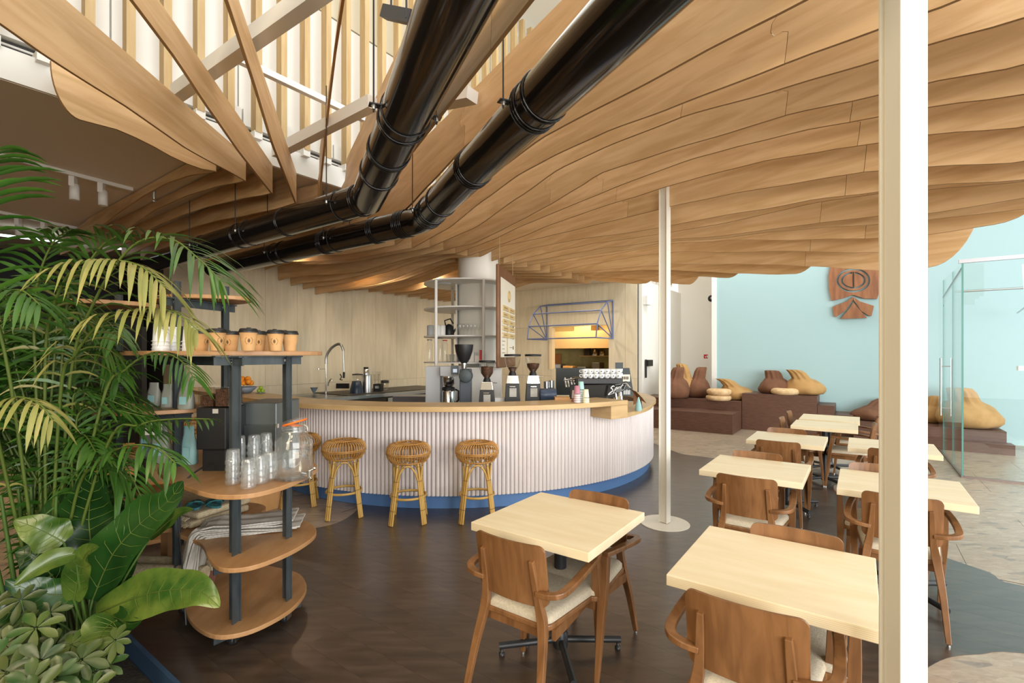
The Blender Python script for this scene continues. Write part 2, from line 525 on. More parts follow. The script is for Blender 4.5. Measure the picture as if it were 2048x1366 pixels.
def clip(poly, win):
    "Sutherland-Hodgman: poly clipped by the convex window win (ccw)"
    out = [Vector(p[:2]) for p in poly]
    n = len(win)
    for i in range(n):
        a, b = win[i], win[(i + 1) % n]
        e = b - a
        inp, out = out, []
        for j in range(len(inp)):
            p, q = inp[j - 1], inp[j]
            dp = e.x * (p.y - a.y) - e.y * (p.x - a.x); dq = e.x * (q.y - a.y) - e.y * (q.x - a.x)
            if (dp >= 0) != (dq >= 0):
                out.append(p + (q - p) * (dp / (dp - dq)))
            if dq >= 0: out.append(q)
        if not out: return []
    return out

def spline(pts, per=8, closed=False):
    pts = [Vector(p) for p in pts]
    n = len(pts); out = []
    for i in range(n if closed else n - 1):
        p0 = pts[(i - 1) % n] if closed or i else pts[0]
        p1, p2 = pts[i], pts[(i + 1) % n]
        p3 = pts[(i + 2) % n] if closed or i + 2 < n else pts[-1]
        for k in range(per):
            t = k / per
            out.append(.5 * ((2 * p1) + (p2 - p0) * t + (2 * p0 - 5 * p1 + 4 * p2 - p3) * t * t + (3 * p1 - p0 - 3 * p2 + p3) * t ** 3))
    if not closed: out.append(pts[-1])
    return out

# floor: sub-floor, stone slabs, and the dark vinyl planks let into them along curved outlines
fl = struct('floor', MB().prism(quad(-9, 15, -16, 10), -.12, -.012), M_subfloor)
DARK = [F(2048, 1307), F(1960, 1309), F(1905, 1314), F(1862, 1332), F(1830, 1362), F(1790, 1450), Vector((1.35, 1.2, 0)), Vector((.3, .55, 0)), Vector((-1.2, .9, 0)),
        Vector((-2.5, 1.9, 0)), Vector((-3.2, 2.9, 0)), Vector((-3.0, 3.7, 0)), F(560, 1075), F(610, 1060), F(640, 1055), F(672, 1047), F(698, 1034), F(716, 1018), F(726, 1000),
        Vector((-1.9, 6.5, 0)), Vector((-1, 8.5, 0)), Vector((1.5, 9.0, 0)), F(1288, 885), F(1310, 888), F(1331, 896), F(1348, 903), F(1368, 909), F(1400, 913), F(1430, 917), F(1530, 930), F(1640, 942), F(1700, 960), F(1760, 1010), F(1805, 1062), F(1860, 1103), F(1910, 1122),
        F(1980, 1146), F(2048, 1173), Vector((4.6, 3.1, 0)), Vector((5.6, 2.4, 0)), Vector((5.0, 1.9, 0)), Vector((3.6, 2.45, 0))]
dark = [Vector(p[:2]) for p in spline(DARK, 4, True)]
ar = sum(dark[i].x * dark[(i + 1) % len(dark)].y - dark[(i + 1) % len(dark)].x * dark[i].y for i in range(len(dark)))
if ar < 0: dark.reverse()
nt_ = 0
for i in range(-5, 13):
    for j in range(-11, 6):
        s0, o0 = i * 1.2, j * 1.2 + (.6 if i % 2 else 0)
        c = W(s0 + .6, o0 + .6)
        if c.y < .2 or c.y > 14 or abs(c.x) > c.y * 1.25 + 1.5: continue
        g = .0015
        if nt_ < 260:
            struct('stone_slab', MB().prism(quad(s0 + g, s0 + 1.2 - g, o0 + g, o0 + 1.2 - g), -.012, 0), M_terrazzo, fl)
            nt_ += 1
PW, PL = .19, 1.55
npl = 0
jj = -40
while jj < 80:
    s0 = -2 + jj * PW
    off = (jj * .62) % PL
    for k in range(-9, 6):
        o0 = k * PL + off
        w = quad(s0 + .0004, s0 + PW - .0004, o0 + .0002, o0 + PL - .0002)
        arw = sum(w[q].x * w[(q + 1) % 4].y - w[(q + 1) % 4].x * w[q].y for q in range(4))
        if arw < 0: w.reverse()
        c = sum(w, Vector((0, 0))) / 4
        if (c - Vector((-.75, 8.13))).length < 1.9: continue
        pg = clip(dark, w)
        if len(pg) < 3: continue
        struct('plank', MB().prism(pg, 0.0, .003), M_plank, fl)
        npl += 1
    jj += 1
print('planks', npl, 'slabs', nt_)

# ceilings
struct('ceiling', MB().prism(quad(-9, SA, 0.02, 10), ZS, ZS + .2), M_soffit)
roof = struct('ceiling_roof', MB().prism(quad(-6, 15, -11, 0.6), 7.5, 7.7), M_white_wall)

# panelled wall behind the bar
wp = struct('wall_back', MB().prism(quad(1.93 * TS, SA, OP + .02, OP + .14), 0, ZS), M_kdark)
t = 1.93
js = [1.93, 2.41]
x = 2.9
while x < 8.1: js.append(x); x += .488
js.append(SA / TS)
for a, b in zip(js[:-1], js[1:]):
    for z0, z1 in ((0.0, 1.062), (1.066, ZS)):
        struct('wall_panel', MB().prism(quad(a * TS + .002, b * TS - .002, OP, OP + .018), z0, z1), M_panel, wp)
struct('wall_back_end', MB().prism(quad(1.72 * TS, 1.93 * TS, OP - .02, OP + .3), 0, ZS), mat('wall_end_paint', (.42, .36, .26), .7))

# wall with the serving hatch
HA, HB, HZ0, HZ1 = .5525, 2.284, 1.27, 2.43
wh = struct('wall_hatch', MB().prism(quad(SA + .02, SA + .1, -.213, HA), 0, ZS)
            .prism(quad(SA + .02, SA + .1, HB, OP), 0, ZS).prism(quad(SA + .02, SA + .1, HA, HB), 0, HZ0)
            .prism(quad(SA + .02, SA + .1, HA, HB), HZ1, ZS), M_kdark)
for a, b, zs in ((-.213, .10, ((0, 1.062), (1.066, ZS))), (.10, HA, ((0, 1.062), (1.066, ZS))), (HA, 1.2, ((0, HZ0), (HZ1, ZS))), (1.2, HB, ((0, HZ0), (HZ1, ZS))),
                 (HB, 2.6, ((0, 1.062), (1.066, 2.43), (2.434, ZS))), (2.6, 3.1, ((0, 1.062), (1.066, 2.43), (2.434, ZS))), (3.1, 3.75, ((0, 1.062), (1.066, 2.43), (2.434, ZS))), (3.75, OP, ((0, 1.062), (1.066, ZS)))):
    for z0, z1 in zs:
        struct('wall_panel', MB().prism(quad(SA, SA + .018, a + .002, b - .002), z0, z1), M_panel, wh)
struct('trim_hatch', MB().prism(quad(SA - .03, SA + .14, HB - .04, HB + .05), HZ0 - .02, HZ1 + .02), mat('hatch_trim', (.80, .62, .38), .5))

# kitchen seen through the hatch
kz = 3.1
struct('wall_kitchen', MB().prism(quad(13.6, 13.7, -.2, 4.8), 0, kz).prism(quad(SA + .1, 13.7, 4.8, 4.9), 0, kz)
       .prism(quad(SA + .1, 13.7, -.20, -.12), 0, kz).prism(quad(SA + .1, 13.7, -.2, 4.9), kz, kz + .08), M_kitchen)
# white wall running on past the hatch, and the wall beyond the steps
struct('wall_right', MB().prism(quad(SA + .1, 14.04, -.30, -.213), 0, ZS), M_white_wall)
ww = struct('wall_far', MB().prism(quad(14.04, 14.12, -.213, OB + .05), 0, 7.4), M_white_wall)
struct('wall_panel', MB().prism(quad(14.02, 14.04, -.9, -1.78), .05, 1.62), M_white_wall, ww)
struct('wall_return', MB().prism(quad(SB + .1, 14.1, OB + .02, OB + .12), 0, 7.4), M_white_wall)
struct('wall_blue', MB().prism(quad(SB, SB + .12, OB, -16), 0, 7.4), M_blue_wall)
struct('trim_1', MB().prism(quad(SB - .03, SB + .14, OB + .0, OB + .11), 0, 7.4), M_white)
# walls on the far left
struct('wall_light_block', MB().prism(quad(-3.2, -3.1, -7.0, 10), 0, 7.4), M_cream)  # added out of view: blocks light from behind, cream for warm bounce
struct('wall_left_end', MB().prism(quad(-3.1, 3, 7.5, 7.6), 0, ZS), M_darkwall)
struct('wall_left_side', MB().prism(quad(2.4, 2.5, OP + .3, 7.5), 0, ZS), M_darkwall)

# wall above the void edge: fascia, frosted panels, vent grille, pine slats
sw = struct('wall_upper', MB().prism(quad(-3.2, 14.0, .30, .42), ZS + .205, 7.4), M_white_wall)
struct('fascia', MB().prism(quad(-3.2, 14.0, 0, .30), ZS + .004, ZSL + .02), M_white, sw)
k = 0
s0 = -2.6
while s0 < 14:
    struct('frosted_panel', MB().prism(quad(s0 + .006, s0 + .99, .25, .30), ZSL + .36, 5.55), M_white, sw)
    struct('cream_panel', MB().prism(quad(s0 + .006, s0 + .99, .25, .30), 5.57, 7.35), M_yellow, sw)
    struct('sill_panel', MB().prism(quad(s0 + .006, s0 + .99, .16, .30), ZSL + .17, ZSL + .33), M_white, sw)
    s0 += 1.0
struct('vent_grille', MB().prism(quad(-2.6, 14.0, .22, .29), ZSL + .04, ZSL + .16), M_grille, sw)
for i in range(3):
    struct('grille_bar', MB().prism(quad(-2.6, 14.0, .205, .22), ZSL + .055 + i * .035, ZSL + .07 + i * .035), M_white, sw)
sl0 = MB().box((0, 0, 1.87), (.06, .095, 3.6)).mesh('slat', M_slat)
sl1 = MB().box((0, .04, .045), (.075, .16, .07)).mesh('slat_foot', M_white)
i = -9
while True:
    s = (.15 + .19 * i) * TS
    if s > 14: break
    if s > -2.5:
        p = W(s, -.02)
        for me, nm in ((sl0, 'slat'), (sl1, 'slat_foot')):
            o = bpy.data.objects.new(nm, me); COL.objects.link(o); o.parent = sw
            o.location = (p.x, p.y, ZSL - .02); o.rotation_euler = (0, 0, A1)
    i += 1

# white timber beams and rails over the void
def beam(name, a, b, w, h, m, label, cat='beam', group=None):
    a, b = Vector(a), Vector(b)
    mb = MB().taper(a, b, (w / 2, h / 2), (w / 2, h / 2))
    return solid(name, mb, m, label, cat, group)
def line2(px, py, z):      # old-unit level
    zz = CAMZ + (z - 1.55) * U
    return F(px, py, zz)
b1 = line2(365, 178, 3.42); e1 = line2(600, 10, 3.42)
dd = (e1 - b1).normalized()
BEAMS = [(b1 - dd * .10, e1 + dd * .9), (line2(552, 305, 3.40), line2(745, 205, 3.40))]
beam('ceiling_beam', BEAMS[0][0], BEAMS[0][1], .085, .10, M_white, 'long white beam crossing the first three plywood fins at top left', 'beam', 'white beams above the void')
beam('ceiling_beam', BEAMS[1][0], BEAMS[1][1], .085, .10, M_white, 'white beam reaching from the third fin to the fin beside the left duct', 'beam', 'white beams above the void')
rc = S(-1.58, 3.97, 3.66)
beam('hanging_rail', rc - Vector((D1.x, D1.y, 0)) * .76, rc + Vector((D1.x, D1.y, 0)) * .46, .05, .05, M_white, 'thin white rail carrying two black rods of the left duct', 'rail')
beam('bracket_beam', P(872, 205, 3.45), P(945, 190, 3.25), .11, .08, M_white, 'short white bolted block between two fins right of the left duct', 'beam')

# ------------------------------------------------------------ plywood fin canopy
canopy = thing('fin_canopy', 'wavy canopy of radiating upright plywood fins hung over bar and tables', 'ceiling canopy', (0, 0, 0))
ZF = CAMZ + (3.05 - 1.55) * U

def lerp_tab(tab, s):
    if s <= tab[0][0]: return tab[0][1]
    for (a, za), (b, zb) in zip(tab[:-1], tab[1:]):
        if s <= b:
            f = (s - a) / max(b - a, 1e-6); f = f * f * (3 - 2 * f) * .35 + f * .65
            return za + (zb - za) * f
    return tab[-1][1]

def trace(P0, d, px):
    "pixels of a fin's lower edge -> (distance along the fin, height)"
    out = []
    for x, y in px:
        u = (x - CX) / FPX
        s = (u * P0.y - P0.x) / (d.x - u * d.y)
        yy = P0.y + d.y * s
        out.append((s, CAMZ + (HY - y) / FPX * yy))
    return sorted(out)

JOINT = [(0, 0), (.012, .22), (.02, .42), (-.015, .47), (-.055, .46), (-.078, .54), (-.07, .66), (-.035, .74), (.0, .72), (.02, .8), (.03, 1)]
def board(P0, ang, s0, s1, zb, zt, jl=None, jr=None, round_end=0.0, thick=.018, name='fin_board'):
    "one plywood board between s0 and s1 of a fin, lower edge zb(s), upper edge zt(s)"
    n = max(3, int((s1 - s0) / .12))
    low = [(s0 + (s1 - s0) * i / n, 0) for i in range(n + 1)]
    low = [[s, zb(s)] for s, _ in low]
    up = [[s, zt(s)] for s, _ in reversed(low)]
    if round_end:
        R = round_end
        zt1 = zt(s1)
        zl = zb(s1 - R)
        low = [p for p in low if p[0] < s1 - R - .02]
        for i in range(11):
            a = i / 10 * pi / 2
            low.append([s1 - R + R * sin(a), zl + (zt1 - zl) * .92 * (1 - cos(a)) ** 1.0])
        up = [[s1 - .01, zt1]] + [p for p in up if p[0] < s1 - .05]
    poly = list(low)
    if jr:
        za, zb_ = zb(s1), zt(s1)
        poly = poly[:-1] + [[s1 + a * .9, za + (zb_ - za) * h] for a, h in JOINT] + up[1:]
    else: poly += up
    if jl:
        za, zb_ = zb(s0), zt(s0)
        poly = poly[1:-1] + [[s0 + a * .9 + .003, za + (zb_ - za) * h] for a, h in reversed(JOINT)]
    ca, sa = cos(ang), sin(ang)
    mb = MB()
    mb.plate(poly, (0, thick / 2, 0), (1, 0, 0), (0, 0, 1), thick)
    # faces use the broad veneer, edges the darker core
    mb.mi = [0, 0] + [1] * (len(mb.f) - 2)
    o = bpy.data.objects.new(name, mb.mesh(name, [M_fin, M_fin_edge])); COL.objects.link(o)
    o.parent = canopy
    o.location = (P0.x, P0.y, 0)
    o.rotation_euler = (0, 0, ang)
    return o

# t along the void edge, direction x-slope towards the camera, lower-edge trace, end pixel, joints (pixels)
RF = [
 ('k0', .83, -.42, [(432, 343), (390, 335), (340, 312), (290, 284), (240, 261), (200, 250), (165, 243), (135, 226), (112, 195)], 'r', .16, []),
 ('k1', 1.026, .077, [(490, 362), (366, 293), (256, 216), (150, 150), (92, 113), (0, 48)], 2.6, 0, []),
 ('k2', 1.22, .224, [(543, 387), (480, 307), (420, 222), (345, 110), (262, 0)], 2.8, 0, []),
 ('k3', 1.41, .32, [(591, 406), (545, 290), (500, 145), (452, 0)], 3.0, 0, []),
 ('k4', 1.61, .46, [(637, 424), (645, 330), (660, 190), (683, 0)], 3.2, 0, []),
 ('k5', 1.83, .535, [(685, 447), (745, 400), (805, 329), (900, 208), (1000, 81), (1064, 0)], 4.0, 0, [985]),
 ('k6', 2.10, .626, [(735, 475), (780, 448), (817, 414), (860, 368), (929, 295), (985, 245), (1060, 180), (1180, 85), (1290, 0)], 4.4, 0, [930]),
 ('a', 2.416, .68, [(791, 490), (809, 477), (900, 415), (1000, 338), (1084, 276), (1128, 252), (1320, 153), (1406, 105), (1613, 0)], 5.0, 0, []),
 ('b', 2.63, .71, [(825, 496), (896, 457), (968, 400), (1040, 348), (1113, 309), (1214, 263), (1345, 215), (1577, 125), (1762, 57), (1900, 8)], 5.3, 0, [1570]),
 ('c', 2.88, .73, [(861, 494), (951, 455), (1043, 391), (1120, 337), (1214, 293), (1362, 235), (1573, 175), (1762, 119), (1856, 90), (2048, 37)], 6.5, 0, [1362]),
 ('d', 3.08, .74, [(900, 497), (950, 486), (987, 468), (1043, 440), (1095, 412), (1159, 374), (1200, 347), (1332, 303), (1481, 259), (1571, 231), (1762, 189), (1856, 166), (2048, 131)], 6.5, 0, [1100, 1571]),
 ('e', 3.27, .75, [(915, 506), (987, 479), (1043, 452), (1185, 394), (1240, 371), (1280, 356), (1378, 320), (1451, 300), (1590, 265), (1763, 232), (1856, 215), (2048, 189)], 6.5, 0, [1205, 1700]),
 ('f', 3.47, .76, [(935, 512), (1000, 490), (1043, 474), (1100, 450), (1218, 409), (1280, 391), (1324, 376), (1402, 354), (1524, 323), (1661, 300), (1763, 285), (1856, 270), (2048, 254)], 6.5, 0, [1232, 1715]),
 ('g', 3.67, .765, [(962, 513), (1000, 493), (1090, 474), (1170, 455), (1245, 437), (1306, 422), (1332, 415), (1451, 390), (1622, 361), (1719, 345), (1763, 342), (1856, 334), (2048, 324)], 6.5, 0, [1255, 1728]),
 ('h', 3.90, .77, [(985, 522), (1060, 497), (1150, 480), (1280, 462), (1332, 453), (1451, 430), (1549, 415), (1622, 400), (1763, 383), (1856, 371), (2048, 360)], 6.5, 0, [1690]),
 ('i', 4.15, .78, [(1012, 526), (1080, 509), (1180, 488), (1280, 474), (1332, 466), (1451, 446), (1549, 424), (1622, 407), (1763, 386), (1856, 380), (2048, 363)], 6.5, 0, [1735]),
 ('j', 4.40, .79, [(1034, 527), (1120, 512), (1200, 497), (1280, 488), (1332, 480), (1451, 471), (1524, 461), (1622, 448), (1763, 431), (1856, 428), (2048, 396)], 6.5, 0, [1640]),
 ('k', 4.68, .80, [(1058, 530), (1150, 515), (1230, 503), (1280, 496), (1332, 484), (1451, 476), (1524, 466), (1627, 457), (1763, 448), (1856, 440), (2048, 418)], 6.3, .0, []),
 ('l', 5.0, .80, [(1082, 533), (1150, 521), (1230, 508), (1280, 498), (1332, 488), (1451, 481), (1622, 479), (1763, 476), (1856, 470), (2048, 440)], 5.95, .45, [1730]),
 ('m', 5.26, .80, [(1101, 545), (1180, 529), (1280, 512), (1332, 505), (1524, 503), (1763, 504), (1857, 501), (1975, 496), (2048, 487)], 5.25, .50, [1620]),
 ('m2', 5.58, .80, [(1124, 545), (1200, 540), (1280, 533), (1332, 529), (1451, 528), (1549, 529), (1622, 533), (1763, 541), (1857, 535), (1925, 530)], 'e1967', .42, [1610]),
 ('n', 5.9, .80, [(1144, 546), (1200, 545), (1280, 540), (1332, 540), (1402, 543), (1475, 547), (1561, 549), (1622, 547)], 'e1655', .38, []),
 ('o', 6.11, .80, [(1157, 550), (1220, 550), (1280, 547), (1332, 547), (1402, 553), (1451, 556), (1475, 555)], 'e1500', .32, []),
 ('p', 6.316, .80, [(1169, 553), (1220, 556), (1280, 559), (1332, 567), (1378, 569)], 'e1408', .28, []),
 ('q', 6.53, .80, [(1181, 560), (1215, 564), (1277, 568), (1290, 567)], 'e1312', .24, []),
]
LT = {
 'k0': [(433, 343), (373, 353), (333, 367), (291, 390), (244, 421), (211, 446), (183, 474), (171, 484), (141, 503), (122, 510)],
 'k1': [(490, 362), (431, 374), (373, 392), (314, 418), (267, 449), (242, 467), (190, 500)],
 'k2': [(543, 387), (478, 399), (415, 414), (361, 432), (314, 452), (291, 465), (230, 500)],
 'k3': [(591, 406), (560, 416), (497, 430), (431, 442), (385, 455), (338, 470), (270, 505)],
 'k4': [(637, 424), (509, 443), (431, 461), (373, 480), (300, 515)],
 'a': [(791, 490), (747, 499), (695, 508), (644, 511), (560, 515), (480, 530)],
 'b': [(825, 496), (767, 506), (706, 517), (665, 521), (628, 522), (560, 524), (500, 535)],
 'c': [(861, 494), (829, 501), (767, 512), (716, 522), (664, 528), (620, 529), (582, 525), (540, 536), (522, 543)],
 'd': [(900, 497), (829, 514), (767, 530), (716, 544), (665, 549), (623, 550), (603, 552), (576, 556), (550, 563)],
 'e': [(915, 506), (849, 512), (788, 530), (726, 550), (675, 560), (623, 564), (601, 567), (576, 573)],
 'f': [(935, 512), (900, 506), (829, 524), (767, 546), (706, 563), (654, 571), (626, 574), (601, 580)],
 'g': [(962, 513), (900, 516), (839, 536), (788, 558), (747, 570), (706, 576), (665, 583), (626, 590)],
 'j': [(1034, 527), (900, 530), (829, 557), (767, 574), (712, 581)],
}
lt_tabs = []
for nm, t, sl, px, end, rnd, joints in RF:
    P0 = W(t * TS, .0)
    if nm in LT: lt_tabs.append((t, trace(P0, -D2, LT[nm])))
def left_z(t, s):
    prev = [q for q in lt_tabs if q[0] <= t]; nxt = [q for q in lt_tabs if q[0] >= t]
    if not prev: return lerp_tab(nxt[0][1], s)
    if not nxt: return lerp_tab(prev[-1][1], s)
    a, b = prev[-1], nxt[0]
    if a[0] == b[0]: return lerp_tab(a[1], s)
    f = (t - a[0]) / (b[0] - a[0])
    return lerp_tab(a[1], s) * (1 - f) + lerp_tab(b[1], s) * f
CC = Vector((-.554, 7.98)); CR = .33      # round column
for idx, (nm, t, sl, px, end, rnd, joints) in enumerate(RF):
    P0 = W(t * TS, .0)
    d = Vector((sl, -1)).normalized()
    ang = atan2(d.y, d.x)
    tab = trace(P0, d, px)
    if idx < 7:   # near fins: close the lower edge onto the fold
        pass
    # thin out impossible kinks, continue level past the frame
    tab = [(max(s, 0), z) for s, z in tab]
    slope = (tab[-1][1] - tab[-2][1]) / max(tab[-1][0] - tab[-2][0], .05)
    slope = max(-.12, min(.12, slope))
    tab.append((tab[-1][0] + 2.5, tab[-1][1] + slope * 1.2))
    if end == 'r':
        L = tab[-2][0] + .03
    elif isinstance(end, str):
        u = (float(end[1:]) - CX) / FPX
        L = (u * P0.y - P0.x) / (d.x - u * d.y)
    else: L = end * U
    zb = lambda s, tab=tab: lerp_tab(tab, s)
    topk = ZS + .005
    if nm in ('k4', 'k5'):
        hi = CAMZ + (3.50 - 1.55) * U
        zt = lambda s, hi=hi: topk + (hi - topk) * max(0, min(1, (s - .25) / .12))
    elif idx <= 6: zt = lambda s: topk
    else: zt = lambda s, tab=tab: min(max(lerp_tab(tab, s) + .36, ZF + .17), topk)
    if nm == 'k0': zt = lambda s: topk + .14 * max(0, min(1, (s - .2) / .5))
    cuts = [0.004]
    for jx in joints:
        u = (jx - CX) / FPX
        cuts.append((u * P0.y - P0.x) / (d.x - u * d.y))
    cuts.append(L)
    for i in range(len(cuts) - 1):
        last = i == len(cuts) - 2
        board(P0, ang, cuts[i], cuts[i + 1], zb, zt, jl=i > 0, jr=not last, round_end=rnd if last else 0)
    # part of the fin behind the fold, under the soffit
    far = OP - .05 if t > 1.75 else 5.25
    if t * TS < SA - .2:
        angl = atan2(-D2.y, -D2.x)
        segs = [(0.004, far)]
        rel = CC - P0
        lat = abs(rel.dot(D1)); lon = rel.dot(-D2)
        if lat < CR + .06:
            h = sqrt(max((CR + .08) ** 2 - lat ** 2, .01))
            segs = [(a, b) for a, b in ((0.004, lon - h), (lon + h, far)) if b - a > .12]
        zlb = lambda s, t=t: left_z(t, s)
        zlt = lambda s, t=t: max(min(ZS - .01, left_z(t, s) + (.27 if t < 1.2 else .30)), left_z(t, s) + .08)
        for a, b in segs:
            board(P0, angl, a, b, zlb, zlt)
# ------------------------------------------------------------ white columns
def column(name, px_y, loc, ang, z1, label, disc):
    t = thing(name, label, 'column', (loc[0], loc[1], 0), ang)
    mb = MB()
    d, w, tf = .085, .08, .009
    mb.box((d / 2 - tf / 2, 0, z1 / 2 + .008), (tf, w, z1 - .016)).box((-d / 2 + tf / 2, 0, z1 / 2 + .008), (tf, w, z1 - .016)).box((0, 0, z1 / 2 + .008), (d - 2 * tf, w - .02, z1 - .016))
    part('post', mb, M_column, t, .002)
    if disc: part('base_disc', MB().lathe([(disc, 0.003), (disc, .008), (disc - .004, .011)], n=48, smooth=False), M_column, t)
    return t
column('steel_column', 0, (1.495, 4.735), radians(-45), 3.45, 'white steel column on a round floor disc between bar and tables', .235)
nc = Vector((1.167, 1.445))
column('steel_column', 0, nc, radians(-90), 3.45, 'white steel column close in front, at the right end of the nearest table', .24)

# ------------------------------------------------------------ black ducts
PZ = CAMZ + (2.75 - 1.55) * U
DR = .127
def ring(mb, c, t, r=DR, k=.0055):
    t = Vector(t).normalized(); u = t.orthogonal().normalized(); w = t.cross(u)
    mb.tube([Vector(c) + (u * cos(a) + w * sin(a)) * (r + k * .5) for a in [2 * pi * i / 28 for i in range(28)]], k, 5, closed=True)
def duct(label, bend, ddir, far_s, smooth, rings_up, rings_lo, clamps_up, clamps_lo, lob):
    t = thing('ventilation_duct', label, 'duct', (bend.x, bend.y, PZ), 0, None)
    B = Vector((0, 0, 0)); up = Vector((ddir[0], ddir[1], 0)).normalized(); lo = Vector((-D2.x, -D2.y, 0))
    if smooth:
        q = .17
        elbow = [lo * q + lo * .0]
        n = 4
        for i in range(1, n):
            f = i / n
            elbow.append(lo * q * (1 - f) ** 2 + up * q * f ** 2)
        elbow.append(up * q)
        part('duct_run', MB().tube([elbow[-1], up * 6.0], DR, 36), M_duct, t)
        part('duct_run', MB().tube([elbow[0], lo * far_s], DR, 36), M_duct, t)
        part('elbow', MB().tube(elbow, DR, 36), M_duct, t)
    else:
        k = DR * math.tan(radians(15))
        # mitred joint: both runs meet in the bisecting plane
        def run(d, L):
            side = Vector((-d.y, d.x, 0))
            bis = (up + lo).normalized()
            vs, n = [], 36
            for i in range(n):
                a = 2 * pi * i / n
                off = side * (DR * cos(a)) + Vector((0, 0, DR * sin(a)))
                # slide along d to the mitre plane (normal = up-lo)
                nn = (up - lo)
                h = -off.dot(nn) / d.dot(nn)
                vs.append(off + d * h)
            for i in range(n):
                a = 2 * pi * i / n
                vs.append(side * (DR * cos(a)) + Vector((0, 0, DR * sin(a))) + d * L)
            return MB().add(vs, [(i, (i + 1) % n, n + (i + 1) % n, n + i) for i in range(n)], True)
        part('duct_run', run(up, 6.0), M_duct, t); part('duct_run', run(lo, far_s), M_duct, t)
    for s in rings_up:
        mb = MB(); ring(mb, up * s, up); ring(mb, up * (s + .022), up); part('seam_ring', mb, M_duct, t)
    for s in rings_lo:
        mb = MB(); ring(mb, lo * s, lo); ring(mb, lo * (s + .022), lo); part('seam_ring', mb, M_duct, t)
    for d, lst in ((up, clamps_up), (lo, clamps_lo)):
        side = Vector((-d.y, d.x, 0))
        for s, top, sides in lst:
            c = d * s
            mb = MB()
            ring(mb, c, d, DR + .003, .004)
            for sg in sides:
                mb.box(c + side * (sg * (DR + .032)), (.045, .06, .006), atan2(d.y, d.x))
            cl = part('pipe_clamp', mb, M_black, t)
            for sg in sides:
                p = c + side * (sg * (DR + .038))
                mr = MB().tube([p + Vector((0, 0, -.035)), p + Vector((0, 0, top))], .0045, 6)
                part('hanger_rod', mr, M_black, t)
                part('nut', MB().lathe([(.010, -.022), (.010, -.006), (.014, -.006), (.014, -.003)], p, 8, False), M_zinc, cl)
    return t
bA = S(-1.108, 3.707); bB = S(-.796, 4.298)
t1 = duct('left black ventilation duct with a sharp mitred bend below the skylight', bA, (.4425, -1), 4.6, False, [.62, 1.0, 1.42], [.07, 1.2, 2.1],
          [(1.42 + .12, .9, (-1, 1)), (1.05, .0, ())], [(.32, .95, (1,)), (1.9, .55, (1, -1)), (3.0, .5, (1,))], None)
t2 = duct('right black ventilation duct with a rounded segmented bend under the fins', bB, (.46, -1), 4.4, True, [.20, .36, .62, 1.36, 1.42, 2.30, 2.40], [.18, .23, .28, .62, .67, 1.5, 1.55, 2.4],
          [(.30, .62, (-1,)), (2.28, 1.5, (-1,))], [(1.35, .5, (1, -1)), (2.6, .5, (1,))], None)
# the cross bar over the left duct
cb = P(812, 30, 2.05)
x0 = P(770, 24, 2.35); x1 = P(826, 36, 2.2)
solid('hanger_bar', MB().taper(x0, x1, (.022, .028), (.022, .028)).tube([x0 + Vector((.03, 0, 0)), x0 + Vector((.03, 0, .9))], .005, 6).tube([x1 - Vector((.03, 0, 0)), x1 + Vector((-.03, 0, .9))], .005, 6),
      mat('anthracite_bar', (.045, .05, .062), .4), 'short anthracite bar on two rods left of the left duct at the top', 'bar')

# ------------------------------------------------------------ blue wall zone: stepped platforms, glass box
def pl(nm, label, boxes):
    c = W(*boxes[0][5:7]) if len(boxes[0]) > 5 else W(boxes[0][0], boxes[0][2])
    t = thing('stepped_platform', label, 'platform', (c.x, c.y, 0))
    for b in boxes:
        mb = MB().prism(quad(b[0], b[1], b[2], b[3]), 0, b[4] - .012)
        part(b[7] if len(b) > 7 else 'step', mb, M_step, t, world=True)
        part('tread', MB().prism(quad(b[0] - .006, b[1], b[2], b[3]), b[4] - .012, b[4]), M_step, t, world=True)
    return t
pl('a', 'two-tier dark brown platform at the left, below the white far wall', [(10.68, SB - .01, -2.58, -.32, .62), (9.88, 10.675, -2.58, -.32, .42)])
pl('b', 'highest dark brown block in the middle, with two steps going down to the right', [(10.82, SB - .01, -4.0, -2.59, .80), (10.86, SB - .01, -4.30, -4.005, .62), (10.9, SB - .01, -4.61, -4.305, .44)])
pl('c', 'lowest dark brown two-step platform running on behind the glass door', [(10.62, SB - .01, -6.73, -4.62, .35), (10.33, 10.615, -6.78, -4.62, .17)])

GH = 2.885
g = thing('glass_partition', 'clear glass box with a glass door standing before the pale blue wall', 'glass partition', (W(7.94, -5.84).x, W(7.94, -5.84).y, 0))
part('glass_pane', MB().prism(quad(7.96, 8.75, -5.845, -5.833), .02, GH), M_glass, g, world=True)
dr = part('glass_door', MB().prism(quad(8.77, 9.75, -5.845, -5.833), .02, 2.45), M_glass, g, world=True)
part('glass_pane', MB().prism(quad(9.77, 10.31, -5.845, -5.833), .02, GH), M_glass, g, world=True)
part('glass_pane', MB().prism(quad(8.77, 9.75, -5.845, -5.833), 2.47, GH), M_glass, g, world=True)
for a in (-7.3, -8.8):
    part('glass_pane', MB().prism(quad(7.93, 7.942, a, a + 1.46), .02, GH), M_glass, g, world=True)
mb = MB().prism(quad(7.925, 7.947, -5.848, -5.830), .0, GH)
for q in (8.76, 9.76): mb.prism(quad(q - .006, q + .006, -5.846, -5.832), .02, GH)
part('glass_edge', mb, M_glass_edge, g, world=True)
part('floor_rail', MB().prism(quad(7.92, 10.31, -5.855, -5.823), .0, .025).prism(quad(7.92, 7.952, -8.9, -5.85), .0, .025), mat('rail_brown', (.22, .17, .15), .4, .6), g, world=True)
part('head_rail', MB().prism(quad(7.915, 7.955, -8.9, -5.80), GH, GH + .05), mat('rail_grey', (.45, .44, .46), .4, .5), g, world=True)
mb = MB()
